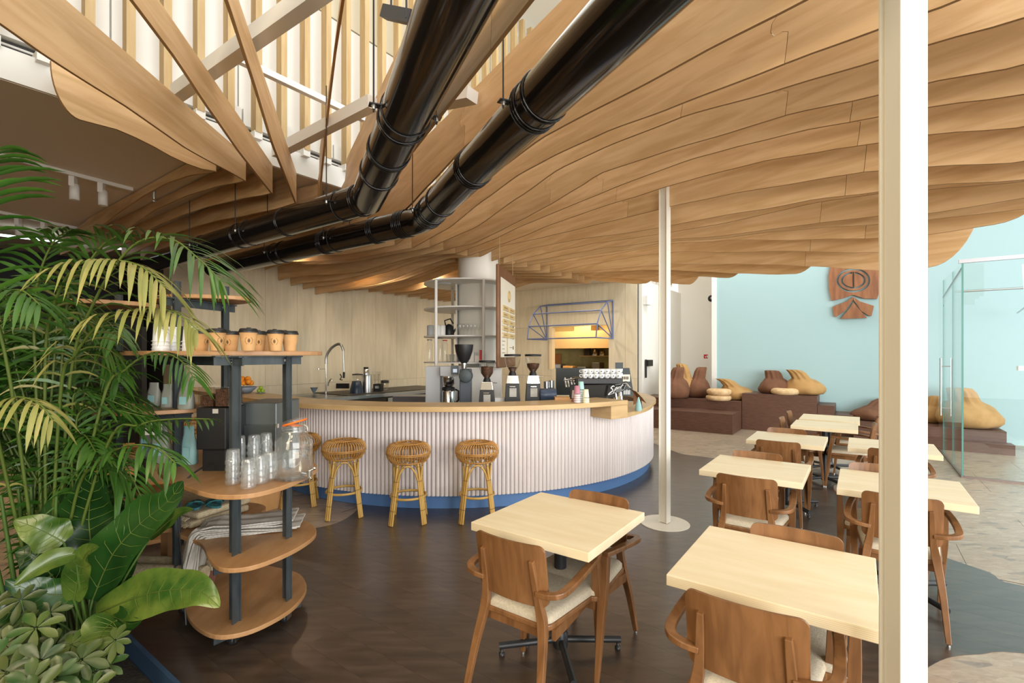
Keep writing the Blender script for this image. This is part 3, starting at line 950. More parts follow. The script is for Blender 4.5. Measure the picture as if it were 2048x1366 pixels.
for a, b in ((W(7.94, -5.84), W(9.75, -5.84)),):
    mb.tube([Vector((a.x, a.y, GH - .06)), Vector((b.x, b.y, GH - .28))], .016, 8)
a, b = W(9.1, -8.9), W(9.1, -5.9); mb.tube([Vector((a.x, a.y, 2.62)), Vector((b.x, b.y, 2.62))], .016, 8)
a, b = W(7.97, -7.0), W(11.4, -7.0); mb.tube([Vector((a.x, a.y, GH - .05)), Vector((b.x, b.y, 2.4))], .012, 8)
part('stay_rod', mb, M_steel, g, world=True)
def handle(off):
    mb = MB(); p = W(9.42, -5.839 + off); c = W(9.42, -5.839)
    mb.tube([Vector((p.x, p.y, .68)), Vector((p.x, p.y, 1.60))], .013, 10)
    for z in (.80, 1.47): mb.tube([Vector((p.x, p.y, z)), Vector((c.x, c.y, z))], .008, 8)
    return mb
for off in (.07, -.07): part('door_handle', handle(off), M_steel, dr, world=True)

# carved emblem on the blue wall
def q_on_wall(px, off=.04):
    s = SB - off
    a = W(s, 0); u = (px - CX) / FPX       # a - D2*o
    o = (a.x - u * a.y) / (D2.x - u * D2.y) * -1
    return -o
Lpx, Rpx = 1655, 1764
def wp_(px, py, off=.04):
    s = SB - off; a = W(s, 0); u = (px - CX) / FPX
    r = (u * a.y - a.x) / (D2.x - u * D2.y)
    p = a + D2 * r
    return r, CAMZ + (HY - py) / FPX * p.y
sg = thing('wall_emblem', 'carved brown wooden emblem with an oval ring hung high on the blue wall', 'wall sign', (*W(SB - .04, -5.4), 2.0))
O0 = W(SB - .02, 0); O0 = Vector((O0.x, O0.y, 0)); ux = Vector((D2.x, D2.y, 0)); uz = Vector((0, 0, 1))
def spoly(pts): return [wp_(x, y) for x, y in pts]
def splate(name, pts, t=.05, holes=None):
    mb = MB().plate(spoly(pts), O0, ux, uz, t)
    part(name, mb, M_sign, sg, world=True)
def ell(cx, cy, rx, ry, a0=0, a1=360, n=40):
    return [(cx + rx * cos(radians(a0 + (a1 - a0) * i / n)), cy + ry * sin(radians(a0 + (a1 - a0) * i / n))) for i in range(n + 1)]
# head plate split left/right around the oval opening
cx, cy = 1706.5, 561
L_out = [(1706.5, 525), (1690, 525), (1662, 528), (1657, 552), (1658, 580), (1663, 602), (1685, 597), (1706.5, 590)]
R_out = [(1706.5, 525), (1722, 525), (1757, 528), (1763, 552), (1760, 580), (1754, 598), (1728, 597), (1706.5, 590)]
splate('face_half', L_out + ell(cx, cy, 34, 24, 90, 270, 20)[0:], .05)
splate('face_half', R_out + ell(cx, cy, 34, 24, 90, -90, 20), .05)
ringp = ell(cx, cy, 29.5, 20.5, 90, 270, 20) + list(reversed(ell(cx, cy, 24.5, 16.5, 90, 270, 20)))
splate('oval_ring', ringp, .05)
ringp = ell(cx, cy, 29.5, 20.5, 90, -90, 20) + list(reversed(ell(cx, cy, 24.5, 16.5, 90, -90, 20)))
splate('oval_ring', ringp, .05)
splate('oval_half', [(1704.5, 544)] + [p for p in ell(cx, cy, 20.5, 13.5, 268, 92, 18)] + [(1704.5, 576)], .05)
splate('oval_half', [(1709.5, 544)] + [p for p in ell(cx, cy, 20.5, 13.5, -88, 88, 18)] + [(1709.5, 576)], .05)
splate('collar_wing', [(1706, 594), (1693, 603), (1665, 614), (1668, 632), (1672, 634), (1690, 622), (1700, 608), (1706, 600)], .05)
splate('collar_wing', [(1706.8, 594), (1720, 603), (1748, 612), (1743, 632), (1739, 632), (1722, 622), (1713, 608), (1706.8, 600)], .05)
splate('collar_front', [(1706.5, 605), (1699, 617), (1681, 638), (1734, 636), (1718, 618)], .05)

# ------------------------------------------------------------ bean bags and poufs
def beanbag(name, m, px, Y, z0, wpx, hpx, tip, label, seed, squash=1.0, group='canvas bean bags on the dark steps'):
    rnd = random.Random(seed)
    w = wpx / FPX * Y; h = hpx / FPX * Y
    c = Vector(((px - CX) / FPX * Y, Y, z0))
    R = w / 2
    sB = (Vector((c.x, c.y)) - BASE).dot(D1); oB = -(Vector((c.x, c.y)) - BASE).dot(D2)
    lim = (SB if oB < OB + .1 else 11.75) - R * 1.08 - .02
    if sB > lim: c -= Vector((D1.x, D1.y, 0)) * (sB - lim)
    R = w / 2
    body = min(h * .62, w * .68)
    rows = []
    N = 36
    tipv = Vector((tip[0] * R, tip[1] * R, h))
    prof = [(.0, .02), (.62, .0), (.88, .06), (1.0, .22), (1.02, .40), (.95, .58), (.84, .76), (.68, .90), (.54, 1.0), (.44, 1.08)]
    ph = [rnd.random() * 6 for _ in range(4)]
    for i, (r, zz) in enumerate(prof):
        row = []
        sh = max(0, (zz - .5)) / .64
        cx_ = Vector((tip[0] * R * .38 * sh ** 1.5, tip[1] * R * .38 * sh ** 1.5, 0))
        for k in range(N):
            a = 2 * pi * k / N
            wr = 1 + .035 * sin(3 * a + ph[0]) + (.02 + .10 * sh) * sin(9 * a + ph[1] + zz * 3) * (.3 + sh) + .03 * sin(5 * a + ph[2] + zz * 6)
            row.append(c + cx_ + Vector((R * r * cos(a) * wr, R * r * .9 * sin(a) * wr, zz * body + (.05 * R * sin(2 * a + ph[3]) if .1 < zz < 1 else 0))))
        rows.append(row)
    base = rows[-1]
    cen = sum(base, Vector()) / N
    for f, rs in ((.35, .92), (.7, .80), (.93, .58), (1.0, .08)):
        p = cen.lerp(c + tipv, f) + Vector((0, 0, .10 * h * sin(f * pi)))
        rows.append([p + (q - cen) * rs * Vector((1, 1, 1)).x + Vector((0, 0, .0)) for q in base])
    mb = MB().grid(rows, True, True)
    o = solid(name, mb, m, label, 'bean bag', group)
    return o
beanbag('bean_bag', M_bag_brown, 1350, 11.55, .62, 56, 62, (.35, 0), 'brown bean bag at the far left end of the steps, half behind the column', 1)
beanbag('bean_bag', M_bag_tan, 1375, 12.0, .62, 52, 66, (-.55, 0), 'tan bean bag with a tall upright point between two brown ones', 2)
beanbag('bean_bag', M_bag_brown, 1404, 12.25, .62, 50, 58, (.5, .1), 'brown bean bag leaning into the corner of the white wall', 3)
beanbag('bean_bag', M_bag_tan, 1478, 11.35, .62, 62, 41, (-1.25, -.1), 'tan bean bag with its flap to the left, behind the stacked poufs', 4)
beanbag('bean_bag', M_bag_brown, 1555, 10.95, .80, 64, 45, (-.35, 0), 'brown bean bag with a folded flap on the highest block', 5)
beanbag('bean_bag', M_bag_tan, 1615, 10.75, .80, 66, 48, (-.9, 0), 'tan bean bag with its flap to the left on the highest block', 6)
beanbag('bean_bag', M_bag_brown, 1745, 9.75, .35, 76, 42, (.9, 0), 'slumped brown bean bag low on the right, left of the near column', 7)
beanbag('bean_bag', M_bag_tan, 1862, 9.55, .35, 46, 52, (.2, 0), 'tan bean bag just right of the near column, behind the glass', 8)
beanbag('bean_bag', M_bag_brown, 1893, 9.35, .35, 36, 44, (.1, 0), 'small brown bean bag behind the glass door handles', 9)
beanbag('bean_bag', M_bag_tan, 1935, 8.75, .35, 104, 78, (-.35, .1), 'large tan bean bag with a raised hood behind the glass', 10)
def pouf(px, Y, z0, wpx, hpx, label):
    R = wpx / 2 / FPX * Y; h = hpx / FPX * Y
    c = Vector(((px - CX) / FPX * Y, Y, z0))
    prof = [(R * .5, 0), (R * .82, .0), (R * .95, h * .2), (R, h * .5), (R * .95, h * .8), (R * .80, h * .97), (R * .5, h), (R * .25, h * .93), (0, h * .9)]
    return solid('pouf', MB().lathe(prof, c, 36), M_pouf, label, 'pouf', 'woven poufs on the steps')
pouf(1437, 11.0, .62, 48, 11, 'woven pouf at the bottom of the two stacked ones')
pouf(1438, 11.0, .62 + 11.2 / FPX * 11.0, 47, 12, 'woven pouf on top of the two stacked ones')
pouf(1570, 10.45, .80, 53, 13, 'single woven pouf on the highest block between two bean bags')

# ------------------------------------------------------------ bar
CB = Vector((-.75, 8.13)); RB = 3.0
def bar_pt(phi, off=0.0):
    "point on the bar front; phi in degrees, below -40 the front runs straight"
    if phi >= -40:
        a = radians(phi); n = Vector((sin(a), -cos(a)))
        return CB + n * (RB + off), n
    a = radians(-40); n = Vector((sin(a), -cos(a)))
    tdir = Vector((-cos(a), -sin(a)))
    return CB + n * (RB + off) + tdir * (radians(-40 - phi) * RB), n
def bar_strip(p0, p1, o0, o1, z0, z1, n=40):
    mb = MB()
    rows = []
    for i in range(n + 1):
        ph = p0 + (p1 - p0) * i / n
        a, _ = bar_pt(ph, o0); b, _ = bar_pt(ph, o1(ph) if callable(o1) else o1)
        rows.append([Vector((a.x, a.y, z0)), Vector((b.x, b.y, z0)), Vector((b.x, b.y, z1)), Vector((a.x, a.y, z1))])
    mb.grid(rows, False, True)
    mb.add(rows[0], [(0, 1, 2, 3)]); mb.add(rows[-1], [(3, 2, 1, 0)])
    return mb
PHL = -40 - math.degrees(2.95 / RB)
bar = thing('bar_counter', 'curved bar clad in pinkish white half-round battens on a blue plinth', 'bar counter', (CB.x, CB.y - RB, 0))
part('plinth', bar_strip(PHL, 105, -.16, -.055, .004, .165, 90), M_plinth, bar, world=True)
part('carcass', bar_strip(PHL, 38.5, -.12, -.022, .150, 1.075, 80).add(*(lambda m: (m.v, m.f))(bar_strip(38.5, 105, -.12, -.022, .150, .93, 40))), mat('bar_carcass', (.32, .25, .21), .7), bar, world=True)
bm_ = MB().lathe([(.0228, 0), (.0228, .93)], (0, 0, 0), 10, True).mesh('batten', M_batten)
bm2_ = MB().lathe([(.0228, 0), (.0228, .783)], (0, 0, 0), 10, True).mesh('batten', M_batten)
ph = PHL; nb = 0
while ph < 104 and nb < 299:
    p, n = bar_pt(ph, -.018)
    o = bpy.data.objects.new('batten', bm_ if ph < 38.3 else bm2_); COL.objects.link(o); o.parent = bar
    o.location = (p.x - CB.x, p.y - CB.y + RB, .150)
    nb += 1
    ph += math.degrees(.0472 / RB)
print('battens', nb)
o = part('worktop', bar_strip(PHL - 3, 38.5, -.15, .33, 1.082, 1.134, 70), M_counter, None, .004)
o['label'] = 'long curved oak worktop on the bar'; o['category'] = 'worktop'
mb = bar_strip(38.6, 100, -.25, lambda ph: .32 - .28 * min(1, (ph - 38.6) / 26) ** .8, .935, .985, 30)
o = part('lower_worktop', mb, M_counter, None, .003)
o['label'] = 'lower oak worktop at the right end of the bar'; o['category'] = 'worktop'
part('end_block', bar_strip(33.8, 38.55, .005, .325, .935, 1.081, 4), M_counter, o)
# staff side
o = solid('work_counter', bar_strip(-14, 80, -.95, -.25, .86, .92, 30), M_steel, 'steel work counter behind the curved bar', 'counter')

# ------------------------------------------------------------ tables
def make_table():
    t = thing('cafe_table', '', 'table', (0, 0, 0))
    part('table_top', MB().box((0, 0, .7275), (.70, .70, .045)), M_table, t, .003)
    part('top_plate', MB().box((0, 0, .700), (.34, .34, .008)), M_black, t)
    part('pedestal', MB().lathe([(.034, .055), (.034, .698)], n=20), M_black, t)
    part('hub', MB().lathe([(.040, .035), (.042, .05), (.042, .11), (.036, .125)], n=20), M_black, t)
    for k in range(4):
        a = pi / 4 + k * pi / 2 - radians(4)
        d = Vector((cos(a), sin(a), 0))
        mb = MB().tube([d * .03 + Vector((0, 0, .075)), d * .34 + Vector((0, 0, .055))], .0185, 10)
        leg = part('foot_bar', mb, M_black, t)
        part('glide', MB().lathe([(.016, .004), (.016, .018), (.008, .02), (.008, .04)], d * .325, 10), M_black, leg)
    return t
def make_chair():
    t = thing('armchair', '', 'chair', (0, 0, 0))
    # seat frame and pad (chair faces +y)
    def rounded(w0, w1, y0, y1, r=.05, n=5):
        pts = []
        for cx_, cy_, a0 in ((w1 - r, y1 - r, 0), (-w1 + r, y1 - r, 90), (-w0 + r, y0 + r, 180), (w0 - r, y0 + r, 270)):
            for i in range(n + 1):
                a = radians(a0 + 90 * i / n); pts.append((cx_ + r * cos(a), cy_ + r * sin(a)))
        return pts
    part('seat_frame', MB().prism(rounded(.195, .225, -.21, .235), .405, .432), M_chair, t, .006)
    mbp = MB().prism(rounded(.188, .218, -.203, .228), .433, .452)
    pad = rounded(.176, .206, -.19, .216)
    mbp2 = MB(); 
    rows = []
    for f, z in ((1.0, .433), (1.0, .452), (.965, .463), (.85, .470), (.5, .473), (.05, .474)):
        rows.append([Vector((x * f, (y - .012) * f + .012, z)) for x, y in rounded(.188, .218, -.203, .228)])
    mbp2.grid(rows, True, True); mbp2.add(rows[-1], [tuple(range(len(rows[-1])))])
    part('seat_pad', mbp2, M_seat, t)
    part('apron', MB().box((0, .205, .385), (.40, .02, .05)).box((0, -.18, .385), (.34, .02, .05)).box((.185, .01, .385), (.02, .37, .05), radians(4)).box((-.185, .01, .385), (.02, .37, .05), radians(-4)), M_chair, t)
    # curved veneer back, top corners rounded
    rows_f, rows_b = [], []
    nx, nz = 12, 8
    zs_ = [.515, .517, .522, .530, .542, .55, .63, .70, .77, .778, .790, .798, .803, .805]
    nz = len(zs_) - 1
    for j in range(nz + 1):
        z = zs_[j]
        rf, rb = [], []
        for i in range(nx + 1):
            x = -1 + 2 * i / nx
            hw = .192 + .004 * j / nz
            # rounded corners
            zz = z
            ex = abs(x)
            lim = 1.0
            dz_top = (.805 - z); dz_bot = (z - .515)
            for dz in (dz_top, dz_bot):
                if dz < .035: lim = min(lim, 1 - (.035 - sqrt(max(.035 ** 2 - (.035 - dz) ** 2, 0))) / hw)
            xx = x * hw * lim
            y = -.225 - .045 * (z - .515) / .29 + .030 * (xx / .195) ** 2
            rf.append(Vector((xx, y, zz))); rb.append(Vector((xx, y - .013, zz)))
        rows_f.append(rf); rows_b.append(rb)
    mb = MB()
    for j in range(nz):
        pass
    loop = [a + list(reversed(b)) for a, b in zip(rows_f, rows_b)]
    mb.grid(loop, False, True); mb.add(loop[0], [tuple(reversed(range(len(loop[0]))))]); mb.add(loop[-1], [tuple(range(len(loop[-1])))])
    bk = part('backrest', mb, M_chair, t)
    for sx in (-1, 1):
        # rear leg running up behind the back
        pts = [(sx * .205, -.325, .012), (sx * .188, -.262, .25), (sx * .165, -.215, .43), (sx * .148, -.225, .55), (sx * .137, -.262, .735)]
        lg = part('rear_leg', MB().strip(spline(pts, 4), [(.011 + .005 * min(1, i / 8) - .003 * max(0, (i - 10) / 6), .0125 + .009 * min(1, i / 8) - .010 * max(0, (i - 9) / 7)) for i in range(17)], (1, 0, 0)), M_chair, t, .003)
        part('glide', MB().lathe([(.009, 0), (.009, .012)], (sx * .205, -.325, 0), 10), M_zinc, lg)
        pts = [(sx * .222, .235, .012), (sx * .232, .215, .25), (sx * .236, .195, .42), (sx * .240, .165, .632)]
        lg = part('front_leg', MB().strip(spline(pts, 4), [(.010 + .010 * min(1, i / 8), .011 + .012 * min(1, i / 8) - .008 * max(0, (i - 9) / 4)) for i in range(13)], (1, 0, 0)), M_chair, t, .003)
        part('glide', MB().lathe([(.009, 0), (.009, .012)], (sx * .222, .235, 0), 10), M_zinc, lg)
        pts = [(sx * .150, -.235, .585), (sx * .205, -.242, .592), (sx * .250, -.225, .600), (sx * .268, -.175, .608), (sx * .268, -.05, .622), (sx * .258, .08, .634), (sx * .243, .185, .642)]
        part('armrest', MB().strip(spline(pts, 5), (.019, .012)), M_chair, t, .004)
    return t
tab0 = make_table(); ch0 = make_chair()
used = {'t': False, 'c': False}
def put(kind, proto, x, y, rz, label, group):
    if not used[kind]:
        used[kind] = True
        proto.location = (x, y, 0.003); proto.rotation_euler = (0, 0, rz); proto['label'] = label; proto['group'] = group
        return proto
    return dup(proto, (x, y, 0.003), rz, label, group)
TAB = {'A': (.268, 2.678), 'B': (1.119, 2.057), 'C': (1.953, 3.868), 'D': (2.975, 5.22), 'E1': (4.03, 6.23), 'E2': (4.54, 6.91), 'F': (2.677, 3.34), 'G': (3.75, 4.78)}
TLAB = {'A': 'pale plywood table nearest the bar stools, with two chairs', 'B': 'pale plywood table in the foreground beside the near white column',
        'C': 'second pale table of the left row, beyond the foreground one', 'D': 'third pale table of the left row, before the paired tables',
        'E1': 'nearer one of the two pale tables set side by side at the back', 'E2': 'farthest pale table, side by side with its twin before the steps',
        'F': 'pale table of the right row whose corner juts out right of the near column', 'G': 'pale table of the right row farther back, half behind the near column'}
for k, (x, y) in TAB.items(): put('t', tab0, x, y, A2, TLAB[k], 'square plywood café tables')
# chairs: offset of the back from the table centre along D1 (negative = camera side), lateral along D2
CH = [('A', -.545, .03, 'armchair pushed in at the camera side of the table nearest the stools'),
      ('A', .372, .06, 'armchair on the bar side of the table nearest the stools'),
      ('B', -.541, -.03, 'armchair nearest the camera, its back seen large at the bottom right'),
      ('B', .378, .04, 'armchair facing us across the foreground table beside the column'),
      ('C', -.617, .03, 'armchair at the camera side of the second table of the left row'),
      ('C', .375, -.05, 'armchair facing us across the second table of the left row'),
      ('D', -.617, -.02, 'armchair at the camera side of the third table of the left row'),
      ('D', .375, -.05, 'armchair facing us across the third table of the left row'),
      ('F', -.56, -.02, 'armchair split by the near column, at the right row front table'),
      ('F', .40, -.10, 'armchair facing us across the right row front table'),
      ('G', -.60, .0, 'armchair at the camera side of the right row rear table')]
for tk, off, lat, lab in CH:
    x, y = TAB[tk]
    face = 1 if off < 0 else -1
    c = Vector((x, y)) + D1 * (off + face * .265) + D2 * lat
    put('c', ch0, c.x, c.y, (A1 - pi / 2) if face > 0 else (A1 + pi / 2), lab, 'walnut armchairs with oat seats')
for tk, off, lat, lab in (('E1', -.50, .0, 'armchair on the left of the nearer paired table at the back'), ('E2', -.52, .02, 'armchair on the left of the farthest table'),
                     ('E1', .52, .0, 'armchair on the right of the nearer paired table at the back'), ('E2', .56, .0, 'armchair on the right of the farthest table')):
    x, y = TAB[tk]; face = 1 if off < 0 else -1
    c = Vector((x, y)) + D2 * (off + face * .265) + D1 * lat
    put('c', ch0, c.x, c.y, (A2 - pi / 2) if face > 0 else (A2 + pi / 2), lab, 'walnut armchairs with oat seats')

# ------------------------------------------------------------ rattan stools
def make_stool():
    t = thing('bar_stool', '', 'stool', (0, 0, 0))
    mb = MB()
    N = 46
    for k in range(N):
        a = 2 * pi * k / N
        d = Vector((cos(a), sin(a), 0))
        prof = [(.075, .748), (.13, .768), (.175, .760), (.208, .728), (.216, .682), (.205, .632), (.17, .592), (.12, .578)]
        mb.tube([d * r + Vector((0, 0, z)) for r, z in prof], .0048, 5, caps=False)
    for r, z, k in ((.217, .682, .006), (.218, .668, .005), (.085, .752, .008), (.065, .745, .008), (.045, .742, .008), (.025, .741, .008), (.13, .771, .005), (.125, .580, .009), (.175, .592, .006)):
        mb.tube([Vector((r * cos(a), r * sin(a), z)) for a in [2 * pi * i / 30 for i in range(30)]], k, 5, closed=True)
    part('woven_seat', mb, M_rattan, t)
    legdirs = [radians(45 + 90 * k) for k in range(4)]
    for a in legdirs:
        d = Vector((cos(a), sin(a), 0)); e = Vector((-sin(a), cos(a), 0))
        mb = MB()
        mb.tube([d * .228 + Vector((0, 0, .0)), d * .135 + Vector((0, 0, .585))], .0125, 8)
        for sg in (-1, 1):
            mb.tube([d * .226 + e * sg * .022 + Vector((0, 0, 0)), d * .160 + e * sg * .020 + Vector((0, 0, .42))], .0105, 8)
        part('leg', mb, M_cane, t)
    for k in range(4):
        a0, a1 = legdirs[k], legdirs[k] + pi / 2
        pts = []
        for i in range(13):
            f = i / 12
            a = a0 + (a1 - a0) * f
            z = .42 + .145 * sin(pi * f) ** .6
            r = .158 - .02 * sin(pi * f)
            am = a0 + .13 + (a1 - a0 - .26) * f
            pts.append(Vector((r * cos(am), r * sin(am), z)))
        part('arch', MB().tube(pts, .010, 7), M_cane, t)
    part('foot_ring', MB().tube([Vector((.172 * cos(a), .172 * sin(a), .25)) for a in [2 * pi * i / 36 for i in range(36)]], .0125, 7, closed=True), M_cane, t)
    return t
st0 = make_stool()
fs = True
for px, py, rz, lab in ((688, 1029, .35, 'rattan bar stool nearest the glass jar, first of the three full ones'), (817, 1040, .15, 'rattan bar stool in the middle of the three full ones'),
                        (954, 1037, .1, 'rattan bar stool on the right, nearest the plywood tables'), (600, 1008, .3, 'rattan bar stool half hidden behind the glass jar'),
                        (527, 992, .2, 'rattan bar stool behind the display shelf, showing only its legs')):
    p = F(px, py, .003)
    if fs: st0.location = (p.x, p.y, .003); st0.rotation_euler = (0, 0, rz); st0['label'] = lab; st0['group'] = 'rattan bar stools'; fs = False
    else: dup(st0, (p.x, p.y, .003), rz, lab, 'rattan bar stools')
p = P(388, 850, 6.7); dup(st0, (p.x, p.y, .003), .1, 'rattan bar stool far left, seen through the shelf beside the black grinder', 'rattan bar stools')
# ------------------------------------------------------------ behind the bar
def bx(mb, p0, p1, y0, y1, Y, dep, rot=0.0):
    "box that covers pixels p0..p1 / y0..y1 when standing at depth Y (front face)"
    a = P(p0, y1, Y); b = P(p1, y0, Y)
    mb.box(((a.x + b.x) / 2, Y + dep / 2, (a.z + b.z) / 2), (b.x - a.x, dep, b.z - a.z), rot)
    return mb
struct('round_column', MB().lathe([(CR, 0), (CR, ZS)], (CC.x, CC.y, 0), 40), M_white_wall)
# rounded white shelf unit round the column
SC = Vector((-.75, 7.9)); SRr = .68
shu = thing('shelf_unit', 'tall white rounded shelf unit standing against the round column', 'shelf', (SC.x, SC.y, 0))
def dshape(R):
    pts = [(R * cos(radians(a)), R * sin(radians(a))) for a in range(95, 345, 8)]
    return pts + [(.60, .25), (.3, .42)]
for z in (2.807, 2.39, 1.95, 1.54):
    part('shelf', MB().prism(dshape(SRr), z - .02, z), M_shelfwhite, shu)
for px, Y in ((872, 7.35), (967, 7.3), (905, 8.42)):
    x = (px - CX) / FPX * Y
    part('post', MB().lathe([(.024, .0), (.024, 2.79)], (x - SC.x, Y - SC.y, 0), 14), M_shelfwhite, shu)
part('divider', MB().box((-.75 + .75 - .14, .10, 2.16), (.02, .55, 1.25)), M_shelfwhite, shu)
part('back_panel', MB().box((.22, .42, 2.16), (.70, .02, 1.25)), M_shelfwhite, shu)
part('puck_light', MB().lathe([(.0, -.012), (.10, -.012), (.11, .0)], (-.32, -.25, 2.785), 24), mat('puck', (.7, .72, .75), .4), shu)
lc = solid('base_cabinet', bx(bx(MB(), 908, 1003, 735, 812, 7.25, .36), 962, 972, 724, 736, 7.3, .3), M_shelfwhite, 'white panelled cabinet under the shelf unit behind the grinders', 'cabinet')

# things on the shelves
def jar(px, Y, z, r, h, label, m=M_glassware, lidm=None, name='glass_jar', cat='jar', group=None):
    x = (px - CX) / FPX * Y
    t = thing(name, label, cat, (x, Y, z), 0, group)
    part('body', MB().lathe([(r * .95, 0.001), (r, .01), (r, h * .78), (r * .72, h * .88), (r * .72, h * .96)], (0, 0, 0), 18), m, t)
    part('lid', MB().lathe([(r * .78, h * .955), (r * .78, h), (0, h)], (0, 0, 0), 18), lidm or M_zinc, t)
    return t
jar(859, 7.75, 1.54, .055, .36, 'tall empty glass jar at the left end of the lowest white shelf', lidm=M_zinc)
jar(880, 7.6, 1.54, .05, .38, 'tall glass bottle jar right of the front post on the lowest white shelf', lidm=M_zinc)
jar(890, 7.7, 1.54, .05, .35, 'slimmer glass jar beside the tall bottle on the lowest white shelf', lidm=M_red)
def tumbler(px, Y, z, r, h, label, group, m=M_glassware):
    x = (px - CX) / FPX * Y
    return solid('tumbler', MB().lathe([(0, 0), (r * .8, 0), (r, h), (r * .93, h), (r * .75, .006), (0, .006)], (x, Y, z), 14), m, label, 'glass', group)
for i, px in enumerate((897, 904, 911)):
    tumbler(px, 7.55, 1.54, .042, .12, '%s plain tumbler of the row of three on the lowest white shelf' % ('left', 'middle', 'right')[i], 'tumblers on the lowest white shelf')
for i in range(3):
    bx_ = MB(); bx(bx_, 925 + i * 12, 936 + i * 12, 711 - (i == 1) * 8, 724, 7.45, .12)
    solid('sugar_box', bx_, M_white, ('small white carton at the left of three on the lowest white shelf', 'taller white carton in the middle of three on the lowest white shelf', 'small white carton at the right of three on the lowest white shelf')[i], 'carton')
solid('red_pack', bx(MB(), 959, 965, 700, 720, 7.4, .04), M_red, 'small red pack beside the right post of the white shelf', 'pack')
for i, px in enumerate((861, 877, 884)):
    x = (px - CX) / FPX * 7.6
    solid('canister', MB().lathe([(.05, 0), (.055, .01), (.055, .16), (.03, .17), (0, .17)], (x, 7.6, 1.95), 18), (mat('canister_grey', (.45, .47, .48), .4), M_white, M_white)[i],
          ('grey canister with a dark lid at the left of the third white shelf', 'white canister behind the front post on the third white shelf', 'white canister right of the post on the third white shelf')[i], 'canister')
t = thing('kettle', 'black kettle on the third white shelf beside the white canisters', 'kettle', ((898 - CX) / FPX * 7.75, 7.75, 1.95))
part('body', MB().lathe([(.075, 0), (.085, .03), (.07, .16), (.03, .19), (.0, .2)], (0, 0, 0), 20), M_blackpl, t)
part('handle', MB().tube([Vector((-.05, 0, .16)), Vector((-.07, 0, .25)), Vector((.02, 0, .28)), Vector((.07, 0, .2))], .012, 8), M_blackpl, t)
part('spout', MB().tube([Vector((.07, 0, .06)), Vector((.12, 0, .14)), Vector((.14, 0, .19))], [.018, .012, .009], 8), M_blackpl, t)
ORD = ('first', 'second', 'third', 'fourth', 'fifth', 'sixth', 'seventh')
wg = None
for i in range(9):
    x = (920 + (i % 6) * 7.5 - CX) / FPX * (7.35 + .16 * (i // 6)); Y = 7.35 + .16 * (i // 6)
    if wg is None:
        wg = solid('stem_glass', MB().lathe([(.032, 0), (.005, .006), (.004, .07), (.03, .10), (.036, .14), (.028, .18)], (x, Y, 1.95), 14), M_glassware, 'stemmed glass in the rows on the third white shelf', 'glass', 'stemmed glasses on the third white shelf')
    else:
        o = wg.copy(); COL.objects.link(o); o.location = (x, Y, 1.95)
    (wg if i == 0 else o)['label'] = '%s stemmed glass from the left in the %s row on the third white shelf' % (ORD[i % 6], 'front' if i < 6 else 'back')

# filter coffee brewer
br = thing('coffee_brewer', 'grey filter coffee brewer with steel jugs at the left of the bar machines', 'coffee machine', ((875 - CX) / FPX * 6.7, 6.7, .92))
mb = bx(bx(MB(), 851, 880, 733, 830, 6.7, .35), 880, 918, 733, 752, 6.55, .5); part('housing', mb, M_brewer, br, .006, world=True)
part('control_panel', bx(MB(), 902, 917, 731, 749, 6.53, .02), mat('brewer_panel', (.12, .14, .16), .4), br, world=True)
part('display', bx(MB(), 906, 914, 738, 745, 6.525, .006), mat('display_pale', (.55, .6, .68), .3, emit=(.6, .7, .9), estr=.4), br, world=True)
def lathe_px(prof_px, px, Y, n=24):
    "profile given as (half width px, y px)"
    k = Y / FPX
    return MB().lathe(sorted([(max(r * k, 0), CAMZ + (HY - y) * k) for r, y in prof_px], key=lambda q: q[1]), ((px - CX) * k, Y, 0), n)
part('brew_basket', lathe_px([(13, 753), (13, 768), (8, 772)], 897, 6.72), M_chrome, br, world=True)
part('server_jug', lathe_px([(13.5, 830), (13.5, 783), (12, 780)], 897, 6.72), M_chrome, br, world=True)
part('jug_lid', lathe_px([(13, 780), (13, 775), (5, 772), (0, 771)], 897, 6.72), M_blackpl, br, world=True)
part('jug_handle', MB().tube([P(911, 779, 6.72), P(917, 782, 6.7), P(917, 800, 6.7), P(911, 806, 6.72)], .014, 8), M_blackpl, br, world=True)
part('base_tray', bx(MB(), 880, 920, 815, 830, 6.5, .45), M_brewer, br, world=True)

# coffee grinders standing on the work counter
gr = thing('bag_grinder', 'tall dark grinder with a black funnel hopper and a round motor disc', 'coffee grinder', ((930 - CX) / FPX * 6.1, 6.1, .92))
k = 6.1 / FPX
part('hopper', lathe_px([(18.5, 689), (18.5, 692), (17, 703), (12, 718), (6, 726)], 928, 6.1), M_blackpl, gr, world=True)
part('collar', lathe_px([(6, 726), (6, 729), (5, 737)], 928, 6.1), M_steel, gr, world=True)
part('motor_disc', MB().lathe([(0, -.03), (.07, -.03), (.082, -.015), (.085, .04), (.085, .10)], P(931, 752, 6.02), 30, M=Matrix.Rotation(pi / 2, 3, 'X').to_3x3() @ Matrix.Scale(-1, 3, Vector((0, 0, 1)))), M_slate, gr, world=True)
part('stand', bx(MB(), 919, 942, 738, 832, 6.1, .16), mat('grinder_grey', (.07, .085, .105), .4), gr, .012, world=True)
